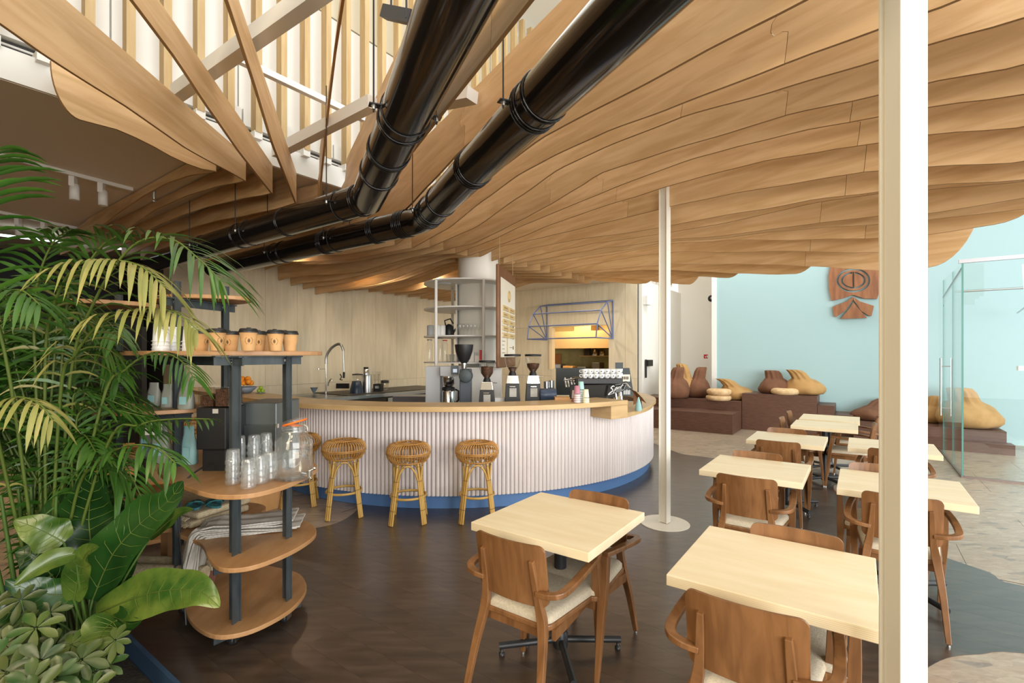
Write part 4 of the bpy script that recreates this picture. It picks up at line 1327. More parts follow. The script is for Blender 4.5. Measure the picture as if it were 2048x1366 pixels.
def grinder(px, Y, top, label, beans_y, tall):
    t = thing('coffee_grinder', label, 'coffee grinder', ((px - CX) / FPX * Y, Y, .92), 0, 'on-demand coffee grinders with clear hoppers')
    h = top
    part('hopper', lathe_px([(16, h + 2), (15.5, h + 14), (12, h + 26), (5, h + 36), (4, h + 38)], px, Y), M_hopper, t, world=True)
    part('lid', lathe_px([(16.5, h), (16.8, h + 3), (16, h + 4), (0, h - .5)], px, Y), M_blackpl, t, world=True)
    bw = 13.6 if beans_y < h + 20 else 10
    part('beans', lathe_px([(0, beans_y - 1), (bw - 1, beans_y), (11.4, h + 25.5), (4.6, h + 35.5), (0, h + 36)], px, Y), M_beans, t, world=True)
    part('throat', lathe_px([(5, h + 34), (7, h + 38), (8, h + 44)], px, Y), M_blackpl, t, world=True)
    k = Y / FPX; x = (px - CX) * k
    zt = CAMZ + (HY - (h + 42)) * k; zm = CAMZ + (HY - (h + 58)) * k; zb = .92
    def frus(z0, z1, w0, w1, d0, d1):
        mb = MB(); vs = []
        for z, w, d in ((z0, w0, d0), (z1, w1, d1)):
            vs += [Vector((x - w, Y - d, z)), Vector((x + w, Y - d, z)), Vector((x + w, Y + .12, z)), Vector((x - w, Y + .12, z))]
        return mb.add(vs, [(3, 2, 1, 0), (4, 5, 6, 7), (0, 1, 5, 4), (1, 2, 6, 5), (2, 3, 7, 6), (3, 0, 4, 7)])
    part('head', frus(zm, zt, 13 * k, 10.5 * k, .11, .10), M_chrome, t, .004, world=True)
    part('body', frus(zb, zm, 17 * k, 13.2 * k, .13, .11), M_blackpl, t, .006, world=True)
    zc = CAMZ + (HY - (h + 75)) * k
    part('label_plate', MB().box((x + .006, Y - .122, zc), (.085, .004, .105)), M_paper, t, world=True)
    part('fork', MB().box((x, Y - .15, zm - .03), (.07, .06, .01)), M_chrome, t, world=True)
    part('dosing_lever', MB().tube([Vector((x + .05, Y - .08, zt - .01)), Vector((x + .125, Y - .1, zt - .012))], .006, 6), M_chrome, t, world=True)
    return t
grinder(974, 6.0, 721, 'shortest clear-hopper grinder, left of the menu board', 733, 0)
grinder(1025, 6.0, 708.5, 'clear-hopper grinder in front of the lower end of the menu board', 735, 1)
grinder(1066, 6.05, 708.5, 'rightmost clear-hopper grinder, nearest the espresso machine', 727, 1)
solid('drip_tray', bx(MB(), 990, 1010, 796, 815, 6.0, .2), M_shelfwhite, 'low white tray between the left and middle clear-hopper grinders', 'tray')
for i, (px, y0) in enumerate(((1093, 762), (1103, 760))):
    solid('steel_pitcher', lathe_px([(6, y0 + 1), (6, y0 + 14), (6.5, y0 + 17), (5, y0 + 20), (0, y0 + 20)], px, 6.6), M_steel, ('left steel pitcher behind the knock drum', 'right steel pitcher behind the knock drum')[i], 'pitcher')
solid('pitcher_rack', bx(MB(), 1080, 1112, 780, 812, 6.6, .25), M_kdark, 'dark stand holding two steel pitchers', 'stand')
kd = solid('knock_drum', MB().lathe([(.0, -.10), (.075, -.10), (.08, -.09), (.08, .10), (0, .10)], P(1096, 790, 5.95), 24, M=Matrix.Rotation(pi / 2, 3, 'Y').to_3x3()), mat('drum_blue', (.04, .06, .10), .35), 'rounded dark blue knock box between grinder and glasses', 'knock box')
tumbler(1117, 5.6, .97, .034, .115, 'left upright clear tumbler on the left side of the espresso machine front', 'clear tumblers by the espresso machine')
tumbler(1124, 5.7, .97, .034, .115, 'right upright clear tumbler on the left side of the espresso machine front', 'clear tumblers by the espresso machine')
solid('wood_trivet', bx(MB(), 1110, 1140, 795, 803, 5.55, .16), M_bench, 'small wooden trivet under the clear tumblers', 'trivet')

# paper cup stacks on the worktop
def cupstack(px, Y, z, r, hs, cols, label):
    t = thing('cup_stack', label, 'cup stack', ((px - CX) / FPX * Y, Y, z), 0, 'coloured paper cup stacks on the bar')
    zz = 0
    n = len(cols)
    part('top_cup', MB().lathe([(r, hs - .085), (r * .75, hs), (0, hs)], (0, 0, 0), 18), cols[-1], t)
    q = hs - .09
    i = 0
    while q > .005:
        lo = max(0, q - .022)
        part('cup_rim', MB().lathe([(r * 1.06, lo), (r * 1.0, q - .002)], (0, 0, 0), 18), cols[i % (n - 1)] if n > 1 else cols[0], t)
        q = lo - .001; i += 1
cp2 = mat('cup_pale_pink', (.66, .55, .55), .5); cp3 = mat('cup_pale_teal', (.66, .76, .74), .5)
cupstack(1149, 5.35, 1.134, .034, .125, [M_cuppink, cp2], 'shortest pink cup stack at the left')
cupstack(1154, 5.22, 1.134, .036, .185, [cp2, M_cuppink], 'taller pink cup stack in front')
cupstack(1162, 5.3, 1.134, .036, .225, [cp3, M_cupteal], 'teal cup stack, the tallest of the paper cups')
cupstack(1172, 5.22, 1.134, .034, .145, [M_cupcream, M_cupcream], 'cream yellow cup stack at the right')

# espresso machine
EM = 6.05
em = thing('espresso_machine', 'black espresso machine with a white script sign and cups on top', 'espresso machine', ((1205 - CX) / FPX * EM, EM, .92))
vs = []
def epx(px, py, Y): return P(px, py, Y)
mbm = MB()
fr = [epx(1138, 770, EM), epx(1215, 769, EM - .12), epx(1215, 800, EM - .12), epx(1138, 804, EM)]
bk_ = [v + Vector((0.25, .5, 0)) for v in fr]
mbm.add(fr + bk_, [(3, 2, 1, 0), (4, 5, 6, 7), (0, 1, 5, 4), (1, 2, 6, 5), (2, 3, 7, 6), (3, 0, 4, 7)])
part('body', mbm, M_blackpl, em, .01, world=True)
sp = [epx(1217, 771, EM - .14), epx(1255, 763, EM + .22), epx(1249, 781, EM + .2), epx(1213, 793, EM - .14)]
nrm = (sp[1] - sp[0]).cross(sp[3] - sp[0]).normalized()
if nrm.y > 0: nrm = -nrm
mbs = MB().add(sp + [v - nrm * .03 for v in sp], [(0, 1, 2, 3), (7, 6, 5, 4), (0, 4, 5, 1), (1, 5, 6, 2), (2, 6, 7, 3), (3, 7, 4, 0)])
sp_o = part('side_sign', mbs, M_blackpl, em, world=True)
def on_sign(a, b):   # a 0..1 along, b 0..1 up
    top = sp[0].lerp(sp[1], a); bot = sp[3].lerp(sp[2], a)
    return bot.lerp(top, b) + nrm * .003
M_script = mat('sign_white', (.85, .85, .83), .5)
mb = MB()
def stroke(pts, r=.0045):
    mb.tube([on_sign(a, b) for a, b in pts], r, 5)
stroke(spline([Vector((.30, .80, 0)).to_2d(), Vector((.22, .86)), Vector((.14, .70)), Vector((.24, .56)), Vector((.26, .38)), Vector((.14, .26)), Vector((.06, .12))], 4), .007)
stroke([(.33, .14), (.40, .62)]); stroke(spline([Vector((.38, .55)), Vector((.46, .66)), Vector((.45, .42)), Vector((.37, .40))], 4))
stroke([(.50, .40), (.53, .64)]); stroke([(.56, .38), (.58, .62), (.62, .62)]); stroke([(.64, .38), (.67, .63)]); stroke([(.70, .38), (.75, .84)]); stroke([(.68, .66), (.80, .70)])
part('script', mb, M_script, sp_o, world=True)
mb = MB()
for a, b in (((.10, .10), (.92, .14)), ((.92, .14), (.96, .86)), ((.96, .86), (.35, .92)), ((.45, .26), (.80, .29))): mb.tube([on_sign(*a), on_sign(*b)], .0028, 4)
part('sign_border', mb, M_script, sp_o, world=True)
mb = MB()
for i in range(4): mb.lathe([(.007, 0), (0, .002)], on_sign(.80 + i * .035, .66 + i * .006), 6)
part('red_marks', mb, M_red, sp_o, world=True)
part('cup_tray', bx(MB(), 1155, 1246, 757, 768, EM - .05, .55), M_blackpl, em, .006, world=True)
mb = MB()
for px, py in ((1222, 793), (1232, 790)):
    mb.tube([epx(px + 9, py - 6, EM), epx(px + 13, py + 22, EM - .02)], .016, 10)
mb.tube([epx(1253, 768, EM + .1), epx(1261, 778, EM - .02)], .014, 8)
part('leg', mb, M_chrome, em, world=True)
mb = MB()
for i in range(5): mb.tube([epx(1130 + i * 6, 756 + i % 2 * 4, EM + .2), epx(1133 + i * 6, 775, EM + .1)], .012, 6)
mb.tube([epx(1128, 760, EM + .1), epx(1160, 757, EM + .2)], .012, 6)
part('group_pipes', mb, M_chrome, em, world=True)
part('drip_base', bx(MB(), 1135, 1235, 800, 812, EM - .05, .4), M_kdark, em, world=True)
c0 = thing('espresso_cup', 'white china cup with a loop handle, stacked on the espresso machine', 'cup', (0, 0, 0), 0, 'white cups stacked on the espresso machine')
part('bowl', MB().lathe([(.022, 0), (.034, .015), (.041, .055), (.036, .055), (.02, .006)], (0, 0, 0), 16), M_cupwhite, c0)
part('handle', MB().tube([Vector((-.038, 0, .046)), Vector((-.06, 0, .044)), Vector((-.064, 0, .026)), Vector((-.05, 0, .014)), Vector((-.034, 0, .014))], .006, 6), M_cupwhite, c0)
part('motif', MB().box((.012, -.0385, .03), (.012, .004, .012)), M_slate, c0)
ztray = CAMZ + (HY - 757) * (EM - .05) / FPX
first = True
for row in range(3):
    for i in range(7):
        for lev in range(2):
            px = 1170 + i * 11.2; Y = EM + .03 + row * .11
            x = (px - CX) / FPX * EM + row * .035
            loc = (x, Y, ztray + lev * .057)
            lb = 'white cup, %s from the left, %s row, %s layer, on the espresso machine' % (ORD[i], ('front', 'middle', 'rear')[row], ('lower', 'upper')[lev])
            if first: c0.location = loc; c0['label'] = lb; first = False
            else: dup(c0, loc, random.uniform(-.5, .3), lb)

# back splash screen, slate boards, stand with teal bag
solid('back_screen', bx(MB(), 1112, 1172, 736, 790, 7.6, .04), mat('screen_black', (.025, .03, .028), .5), 'dark rectangular screen behind the espresso machine', 'screen')
t = thing('slate_sign', 'leaning dark slate boards with a small white card, right of the cups', 'board', ((1255 - CX) / FPX * 6.7, 6.7, .92))
part('board', bx(MB(), 1231, 1246, 725, 750, 6.7, .015), M_slate, t, world=True)
A_ = [P(1246, 736, 6.75), P(1259, 736, 6.75), P(1268, 792, 6.6), P(1240, 792, 6.6)]
part('board', MB().add(A_ + [v + Vector((0, .02, 0)) for v in A_], [(3, 2, 1, 0), (4, 5, 6, 7), (0, 1, 5, 4), (1, 2, 6, 5), (2, 3, 7, 6), (3, 0, 4, 7)]), M_slate, t, world=True)
cd = part('card', bx(MB(), 1241, 1260, 749, 763, 6.55, .006), M_menu, t, world=True)
mb = MB()
for i in range(4): bx(mb, 1244 + i * 3.6, 1246 + i * 3.6, 753, 759, 6.545, .003)
part('card_print', mb, M_print, cd, world=True)
mb = MB()
for i in range(7): bx(mb, 1247 + i * 2, 1248 + i * 2, 779 + (i % 3), 789, 6.58, .003)
part('chalk_letters', mb, M_script, t, world=True)
lw = bar_pt(60, 0)[0]
t = thing('leaf_stand', 'dark wooden leaf-shaped stand on the lower worktop', 'stand', (*lw, .985))
Yl = 6.05
pts = [P(1267, 803, Yl), P(1267, 778, Yl), P(1260, 771, Yl), P(1272, 776, Yl - .05), P(1284, 788, Yl - .1), P(1293, 800, Yl - .12), P(1283, 794, Yl - .08), P(1285, 810, Yl - .05), P(1279, 796, Yl - .02)]
lo_z = min(p.z for p in pts)
mbl = MB()
a3 = [p.copy() for p in pts]
n = len(a3)
mbl.add(a3 + [v + Vector((.01, .05, 0)) for v in a3], [tuple(range(n)), tuple(reversed(range(n, 2 * n)))] + [(i, n + i, n + (i + 1) % n, (i + 1) % n) for i in range(n)])
dz = .986 - lo_z
for v in mbl.v: v.z += dz
part('leaf', mbl, M_menuframe, t, world=True)
solid('coffee_bag', MB().lathe([(.035, 0), (.042, .02), (.036, .07), (.02, .12), (.006, .165)], (P(1277, 808, 5.75).x, 5.75, .985), 10), M_teal, 'small teal bag on the lower worktop before the leaf stand', 'bag')

# hanging menu board
mt = thing('menu_board', 'tall cream menu board in a brown frame hanging over the bar', 'menu board', ((1014 - CX) / FPX * 6.8, 6.8, 1.4))
c_tl, c_tr = P(998, 527, 6.28), P(1031, 546, 7.38)
zt, zb = 2.84, 1.48
pa = Vector((c_tl.x, 6.28)); pb = Vector((c_tr.x, 7.38))
dv = (pb - pa).normalized(); nv = Vector((dv.y, -dv.x))
Lm = (pb - pa).length
def mbp_(u, z, off=0.0):
    p = pa + dv * u + nv * off
    return Vector((p.x, p.y, z))
def slab(mb, u0, u1, z0, z1, o0, o1):
    vs = [mbp_(u, z, o) for o in (o0, o1) for u, z in ((u0, z0), (u1, z0), (u1, z1), (u0, z1))]
    return mb.add(vs, [(0, 1, 2, 3), (7, 6, 5, 4), (0, 4, 5, 1), (1, 5, 6, 2), (2, 6, 7, 3), (3, 7, 4, 0)])
part('frame', slab(MB(), 0, Lm, zb, zt, -.045, 0), M_menuframe, mt, .015, world=True)
card = part('card', slab(MB(), .10, Lm - .07, zb + .14, zt - .16, 0.001, .008), M_menu, mt, world=True)
mb = MB()
uc = Lm * .53
mb.tube([mbp_(uc + .085 * cos(a), zt - .36 + .075 * sin(a), .012) for a in [2 * pi * i / 24 for i in range(24)]], .007, 5, closed=True)
mb.tube([mbp_(uc + .028 * cos(a), zt - .36 + .05 * sin(a), .012) for a in [2 * pi * i / 14 for i in range(14)]], .009, 5, closed=True)
part('emblem', mb, M_tag, card, world=True)
for r in range(5):
    for c in range(2):
        z = zt - .52 - r * .092
        u0 = .17 + c * .42
        tg = part('name_tag', slab(MB(), u0, u0 + .37, z - .065, z, .009, .022), M_tag, card, world=True)
mb = MB()
for r in range(5):
    for c in range(2):
        z = zt - .52 - r * .092; u0 = .17 + c * .42
        slab(mb, u0 + .05, u0 + .27 - .04 * (r % 3), z - .038, z - .026, .022, .024)
for r in range(9):
    slab(mb, .15, .15 + .12 + .03 * (r % 3), zb + .62 - r * .052, zb + .612 - r * .052, .009, .011)
for r in range(3):
    slab(mb, .62, .88, zb + .58 - r * .15, zb + .573 - r * .15, .009, .011)
    slab(mb, .86, .93, zb + .60 - r * .15, zb + .55 - r * .15, .009, .012)
part('print', mb, mat('menu_print', (.30, .20, .10), .8), card, world=True)
mb = MB()
slab(mb, .45, .50, zb + .17, zb + .63, .009, .011)
part('stem_drawing', mb, M_tag, card, world=True)
mb = MB()
for u in (.12, Lm - .12): mb.tube([mbp_(u, zt - .01, -.02), mbp_(u, 3.25, -.02)], .003, 5)
part('cord', mb, M_tag, mt, world=True)

# back counter with sink, tap and blenders along the panelled wall
cs0, cs1 = 4.2, 7.6
def WC(s, o, z): p = W(s, o); return Vector((p.x, p.y, z))
t = thing('back_counter', 'steel sink counter with a dark top along the panelled wall', 'counter', (*W(5.9, 3.7), 0))
part('cabinet', MB().prism(quad(3.7, cs1, 3.08, OP - .01), .0, .81), M_kdark, t, world=True)
part('counter_top', MB().prism(quad(3.7, cs1 + .02, 3.02, OP - .01), .812, .87), M_steel, t, world=True)
part('drawer_front', MB().prism(quad(5.6, cs1 - .1, 3.05, 3.075), .64, .78), M_steel, t, world=True)
part('dark_mat', MB().prism(quad(4.75, cs1, 3.2, OP - .06), .871, .885), M_kdark, t, world=True)
part('sink_basin', MB().prism(quad(3.75, 4.7, 3.15, 3.9), .83, .873), mat('sink_dark', (.16, .17, .18), .3, .9), t, world=True)
# pre-rinse tap
YT = 9.55
tp = thing('rinse_tap', 'tall spring-neck rinse tap at the sink', 'tap', ((653 - CX) / FPX * YT, YT, .87))
part('riser', MB().tube([P(652, 788, YT), P(652, 726, YT)], .016, 8), M_chrome, tp, world=True)
part('spring_neck', MB().tube(spline([P(652, 728, YT), P(653, 712, YT), P(662, 697, YT), P(674, 689, YT), P(682, 690, YT), P(687, 702, YT)], 5), .026, 8), M_steel, tp, world=True)
part('hose', MB().tube([P(686, 700, YT), P(688, 745, YT)], .014, 8), M_steel, tp, world=True)
part('spray_handle', MB().tube([P(688, 744, YT), P(687.5, 756, YT)], .022, 8), M_blackpl, tp, world=True)
part('lever', MB().tube(spline([P(680, 748, YT), P(683, 754, YT), P(680, 759, YT), P(685, 760, YT)], 4), .010, 6), M_blackpl, tp, world=True)
part('spout', MB().tube(spline([P(656, 772, YT), P(657, 765, YT), P(662, 758, YT), P(664, 762, YT)], 4), .014, 7), M_chrome, tp, world=True)
part('wall_clip', MB().tube([P(638, 738, YT + .1), P(652, 738, YT)], .008, 6).lathe([(.03, 0), (.03, .02)], P(637, 739, YT + .1), 10), M_chrome, tp, world=True)
solid('grey_cup', lathe_px([(7.5, 775), (6, 789), (0, 789)], 628, 9.3), mat('cup_slate', (.15, .19, .24), .5), 'slate grey cup left of the rinse tap', 'cup')
solid('socket_box', bx(MB(), 672, 697, 767, 777, 9.95, .06), M_socket, 'black socket box below the tap hose on the panelled wall', 'socket')
bl = thing('blender', 'dark blue blender with a smoky jug, left of the juicer', 'blender', ((713 - CX) / FPX * 9.7, 9.7, .885))
k = 9.7 / FPX
part('base', lathe_px([(14, 791), (13, 778), (9, 762), (0, 762)], 713, 9.7, 8), mat('blender_navy', (.02, .035, .06), .35), bl, world=True)
part('jug', lathe_px([(9, 761), (10, 750), (0, 749)], 715, 9.7, 12), M_hopper, bl, world=True)
part('jug_lid', lathe_px([(10.5, 750), (10.5, 748), (0, 747)], 715, 9.7, 12), M_blackpl, bl, world=True)
ju = thing('juicer', 'tall stainless steel juicer between two blenders', 'juicer', ((734 - CX) / FPX * 9.9, 9.9, .885))
part('body', lathe_px([(10, 786), (10, 752), (9, 749)], 734, 9.9), M_steel, ju, world=True)
part('feed_tube', lathe_px([(6, 749), (6, 738), (0, 738)], 732, 9.9), M_steel, ju, world=True)
part('pusher', lathe_px([(4.5, 738), (4.5, 734), (0, 734)], 732, 9.9), M_blackpl, ju, world=True)
part('foot', lathe_px([(11, 789), (11, 785), (0, 784)], 734, 9.9), M_blackpl, ju, world=True)
b2 = thing('hooded_blender', 'blender under a clear sound hood, right of the juicer', 'blender', ((753 - CX) / FPX * 10.1, 10.1, .885))
part('hood', bx(MB(), 744, 761, 743, 768, 10.1, .2), M_hopper, b2, .02, world=True)
part('base', bx(MB(), 746, 762, 768, 785, 10.1, .22), M_blackpl, b2, .01, world=True)
part('keypad', bx(MB(), 750, 758, 772, 777, 10.09, .01), M_steel, b2, world=True)
part('jug', lathe_px([(4, 768), (6, 748), (0, 748)], 753, 10.2, 10), M_hopper, b2, world=True)
b3 = thing('blender_jug', 'spare clear jug with a black lid at the right end of the back counter', 'jug', ((770 - CX) / FPX * 10.2, 10.2, .885))
part('jug', lathe_px([(6, 783), (7.5, 766), (0, 766)], 770, 10.2, 12), M_hopper, b3, world=True)
part('lid', lathe_px([(8, 766), (8, 761), (0, 760)], 770, 10.2, 12), M_blackpl, b3, world=True)
solid('bin_unit', bx(MB(), 785, 850, 793, 815, 9.2, .5), mat('unit_grey', (.16, .17, .2), .4), 'low grey unit at the right end of the back counter', 'cabinet')

# fruit on the left stretch of the worktop
bwl = P(490, 790, 6.55)
solid('fruit_bowl', MB().lathe([(.05, 0), (.08, .01), (.155, .085), (.15, .085), (.07, .02), (0, .018)], (bwl.x, bwl.y, 1.134), 24), M_bowl, 'grey blue bowl of oranges on the worktop behind the shelf', 'bowl')
def ball(r, n=10): return [(r * sin(pi * i / n), -r * cos(pi * i / n)) for i in range(n + 1)]
og = None
for i, (dx, dy, dz) in enumerate([(-.08, 0, .10), (0, -.05, .10), (.08, 0, .10), (0, .06, .10), (-.045, .02, .155), (.04, .0, .155), (-.02, -.06, .14), (.075, -.05, .12)]):
    if og is None: og = solid('orange', MB().lathe(ball(.038), (bwl.x + dx, bwl.y + dy, 1.134 + dz + .038), 14), M_orange_fruit, 'ripe orange heaped in the grey blue bowl', 'orange', 'oranges in the bowl'); o0 = Vector((dx, dy, dz))
    else:
        o = og.copy(); COL.objects.link(o); o.location = Vector(og.location) + Vector((dx, dy, dz)) - o0
    (og if i == 0 else o)['label'] = 'orange in the grey blue bowl, ' + ('leftmost of the lower layer', 'front middle of the lower layer', 'right one of the lower layer', 'back of the lower layer', 'left one on top of the heap', 'right one on top of the heap', 'front one between the layers', 'low front right one')[i]
for i, dx in enumerate((.20, .25, .225)):
    solid('lime', MB().lathe(ball(.026), (bwl.x + dx, bwl.y - .02, 1.134 + .034 + (i == 2) * .04), 12), M_lime, 'green lime beside the bowl of oranges, %s' % ('left one', 'right one', 'the one on top')[i], 'lime', 'limes beside the oranges')
solid('lime_dish', MB().lathe([(.04, 0), (.07, .008), (0, .008)], (bwl.x + .225, bwl.y - .02, 1.134), 16), M_bowl, 'small dish under the limes', 'dish')

# ------------------------------------------------------------ hatch: awning frame and kitchen
aw = thing('awning_frame', 'bare blue tube frame of a quarter-round awning over the serving hatch', 'awning', (*W(SA, 1.4), 2.07))
OR_, OL_ = .425, 2.41
ZB = 2.07
def ap(o, deg, r=1.0):
    a = radians(deg); p = W(SA - .02 - r * cos(a) * .98, o)
    return Vector((p.x, p.y, ZB + .98 * r * sin(a)))
degs = (0, 20, 44, 70, 90)
for o in (OR_, OL_):
    mb = MB().tube([ap(o, d) for d in degs], .017, 8)
    mb.tube([ap(o, 0, 0), ap(o, 0)], .017, 8).tube([ap(o, 0, 0), ap(o, 90)], .017, 8)
    part('end_arch', mb, M_awning, aw, world=True)
    for d in degs[1:4]: part('strut', MB().tube([ap(o, 0, 0), ap(o, d)], .014, 8), M_awning, aw, world=True)
for d in degs: part('cross_bar', MB().tube([ap(OR_, d), ap(OL_, d)], .017, 8), M_awning, aw, world=True)
t = thing('extractor_hood', 'warm metallic extractor hood glimpsed through the hatch', 'extractor hood', (*W(13.0, 1.4), 1.84))
part('hood', MB().prism(quad(12.6, 13.58, 1.3, 3.85), 1.86, 2.40), M_hood, t, world=True)
part('flue', MB().prism(quad(13.0, 13.5, 2.2, 2.8), 2.40, 3.08), M_hood, t, world=True)
struct('trim_kitchen', MB().prism(quad(13.55, 13.6, -.1, 4.75), .9, 1.84), M_kgreen)
solid('kitchen_counter', MB().prism(quad(12.7, 13.54, -.05, 4.7), 0, 1.0), M_steel, 'steel kitchen counter inside the hatch', 'counter')
solid('wall_shelf', MB().prism(quad(13.2, 13.54, 1.5, 2.72), 1.60, 1.63), M_kitchen, 'short shelf with pots inside the hatch', 'shelf')
for i, (o, r, h, m) in enumerate(((2.50, .12, .24, M_kdark), (2.22, .10, .2, M_steel), (1.98, .09, .16, M_steel))):
    p = W(13.35, o)
    solid('pot', MB().lathe([(r, 0), (r, h), (r * .9, h), (r * .2, h + .02), (0, h + .03)], (p.x, p.y, 1.63), 16), m, ('black pot on the kitchen shelf', 'middle steel pot on the kitchen shelf', 'right steel pot on the kitchen shelf')[i], 'pot')
for i, (o, w, h, m) in enumerate(((3.45, .5, .36, M_steel), (2.95, .36, .30, M_bench), (2.45, .3, .28, M_steel), (1.95, .26, .42, M_kdark))):
    p = W(13.0, o)
    mb = MB().box((p.x, p.y, 1.0 + h / 2), (w, .35, h), A2)
    solid(('microwave', 'bread_box', 'toaster', 'canister')[i], mb, m, ('steel microwave at the left on the kitchen counter', 'wooden box on the kitchen counter', 'steel toaster on the kitchen counter', 'dark canister at the right on the kitchen counter')[i], ('microwave', 'box', 'toaster', 'canister')[i], None, .02)
p = W(13.52, 3.75)
solid('cutting_board', MB().box((p.x, p.y, 1.48), (.30, .02, .42), A2), mat('board_red', (.48, .20, .07), .5), 'reddish cutting board leaning at the left inside the hatch', 'cutting board', None, .01)
kl = bpy.data.lights.new('kitchen_lamp', 'AREA'); kl.energy = 130; kl.size = 1.2; kl.color = (1, .80, .48)
ko = bpy.data.objects.new('kitchen_lamp', kl); COL.objects.link(ko); q = W(12.0, 2.4); ko.location = (q.x, q.y, 3.0)

# small things on the walls
pw = W(SA + .30, -.36)
ws = solid('wall_speaker', MB().box((pw.x, pw.y, CAMZ + (HY - 601) / FPX * pw.y), (.30, .10, .22), A1), M_white, 'small white box loudspeaker high on the white wall by the far column', 'speaker')
pw = W(SA + .34, -.335); zt_ = CAMZ + (HY - 719) / FPX * pw.y
t = thing('card_terminal', 'black bracket with a dark device on the wall edge left of the far column', 'device', (pw.x, pw.y, zt_ - .46))
t.rotation_euler = (0, 0, A1)
part('bracket', MB().box((-.06, 0, .23), (.05, .03, .46)), M_blackpl, t)
part('device', MB().box((.12, -.02, .37), (.34, .07, .16)), M_blackpl, t)
q = W(14.0, -1.52)
t = thing('dome_camera', 'black dome camera on the white wall beside the blue one', 'camera', (q.x, q.y, 3.2))
pc = P(1423, 597, q.y - .12)
part('dome', MB().lathe(ball(.10, 8), pc, 16), M_blackpl, t, world=True)
part('lens', MB().lathe(ball(.04, 6), pc + Vector((-.03, -.085, 0)), 12), M_steel, t, world=True)
q2 = W(14.0, -1.36)
fr_ = bx(MB(), 1408, 1416, 709, 717, q2.y - .12, .02)
fo = solid('fire_sign', fr_, M_red, 'small red fire sign on the white wall', 'sign')
pp = P(1413, 713, q2.y - .13)
part('pictogram', MB().box((pp.x + .02 - fo.location.x, pp.y - fo.location.y, pp.z - fo.location.z), (.03, .012, .06)).box((pp.x - .03 - fo.location.x, pp.y - fo.location.y, pp.z - fo.location.z - .01), (.02, .012, .04)), M_script, fo)
q = W(SB - .01, -8.5)
solid('wall_switch', bx(MB(), 2037, 2048, 732, 741, 7.3, .03), M_white, 'small white switch on the blue wall at the right edge', 'switch')

# track lights under the soffit
def rail(a, b, label):
    return solid('track_rail', MB().taper(Vector((a[0], a[1], ZS - .018)), Vector((b[0], b[1], ZS - .018)), (.018, .018), (.018, .018)), M_white, label, 'track')
def tl(px, py, Z=None):
    y = FPX * (CAMZ - (ZS - .04)) / (py - HY); return Vector(((px - CX) / FPX * y, y))
ra, rb_ = tl(-40, 305), tl(265, 383)
rail(ra, rb_, 'white track rail on the soffit carrying the two nearer spotlights')
ra2, rb2 = tl(-40, 420), tl(180, 465)
rail(ra2, rb2, 'white track rail farther back on the soffit behind the palm')
t0 = None
for px, py, lab in ((146, 355, 'white cylinder spotlight, left one of the nearer pair'), (203, 368, 'white cylinder spotlight, right one of the nearer pair'), (36, 437, 'white cylinder spotlight on the farther rail above the palm'), (88, 445, 'white spotlight on the farther rail, tilted to the right')):
    p = tl(px, py)
    if t0 is None:
        t0 = thing('track_spotlight', lab, 'spotlight', (p.x, p.y, ZS - .036), .4, 'white track spotlights')
        part('adapter', MB().box((0, 0, -.05), (.045, .085, .10)), M_white, t0)
        part('can', MB().lathe([(.038, -.235), (.042, -.235), (.042, -.075), (0, -.075)], (.012, 0, 0), 20), M_white, t0)
        part('lens', MB().lathe([(0, -.228), (.036, -.228)], (.012, 0, 0), 16), M_lampglow, t0)
    else: dup(t0, (p.x, p.y, ZS - .036), .4, lab)
# sprinkler heads and small spots among the fins
for px, py, Y, lab in ((308, 395, 5.3, 'brass sprinkler head between the first two dark fins'), (746, 547, 8.6, 'small sprinkler head under the fins above the sink')):
    p = P(px, py, Y)
    solid('sprinkler', MB().tube([p + Vector((0, 0, .14)), p], .02, 8).lathe([(.004, -.05), (.026, -.045), (.006, -.03), (.012, -.005), (.014, 0)], p, 10), M_zinc, lab, 'sprinkler')
led = solid('light_strip', MB().taper(P(0, 470, 6.9), P(245, 498, 8.3), (.02, .015), (.02, .015)), M_led, 'thin bright strip light far left behind the palm', 'strip light')

# recessed lamps in the soffit above the bar
for i, (s_, o_) in enumerate(((3.4, 2.7), (4.9, 2.7), (6.4, 2.7), (7.9, 2.7), (9.3, 2.4), (9.6, .9))):
    c = W(s_, o_)
    t = thing('downlight', 'round recessed lamp in the soffit above the bar, %s from the left' % ('first', 'second', 'third', 'fourth', 'fifth', 'sixth')[i], 'lamp', (c.x, c.y, ZS - .012), 0, 'recessed lamps above the bar')
    part('trim_ring', MB().lathe([(.075, .0), (.09, .0), (.09, .012), (.075, .012)], (0, 0, 0), 24), M_white, t)
    part('lens', MB().lathe([(0, .004), (.074, .004)], (0, 0, 0), 24), M_lampglow, t)
    d = bpy.data.lights.new('downlight_lamp', 'SPOT'); d.energy = 64; d.color = (1, .88, .68); d.spot_size = radians(150); d.spot_blend = .8; d.shadow_soft_size = .08
    lo_ = bpy.data.objects.new('downlight_lamp', d); COL.objects.link(lo_); lo_.location = (c.x, c.y, ZS - .03)
for px, py in ((146, 355), (203, 368), (36, 437), (88, 445)):
    c = tl(px, py)
    d = bpy.data.lights.new('track_lamp', 'SPOT'); d.energy = 60; d.color = (1, .74, .42); d.spot_size = radians(80); d.spot_blend = .7; d.shadow_soft_size = .04
    lo_ = bpy.data.objects.new('track_lamp', d); COL.objects.link(lo_); lo_.location = (c.x + .012, c.y, ZS - .30)
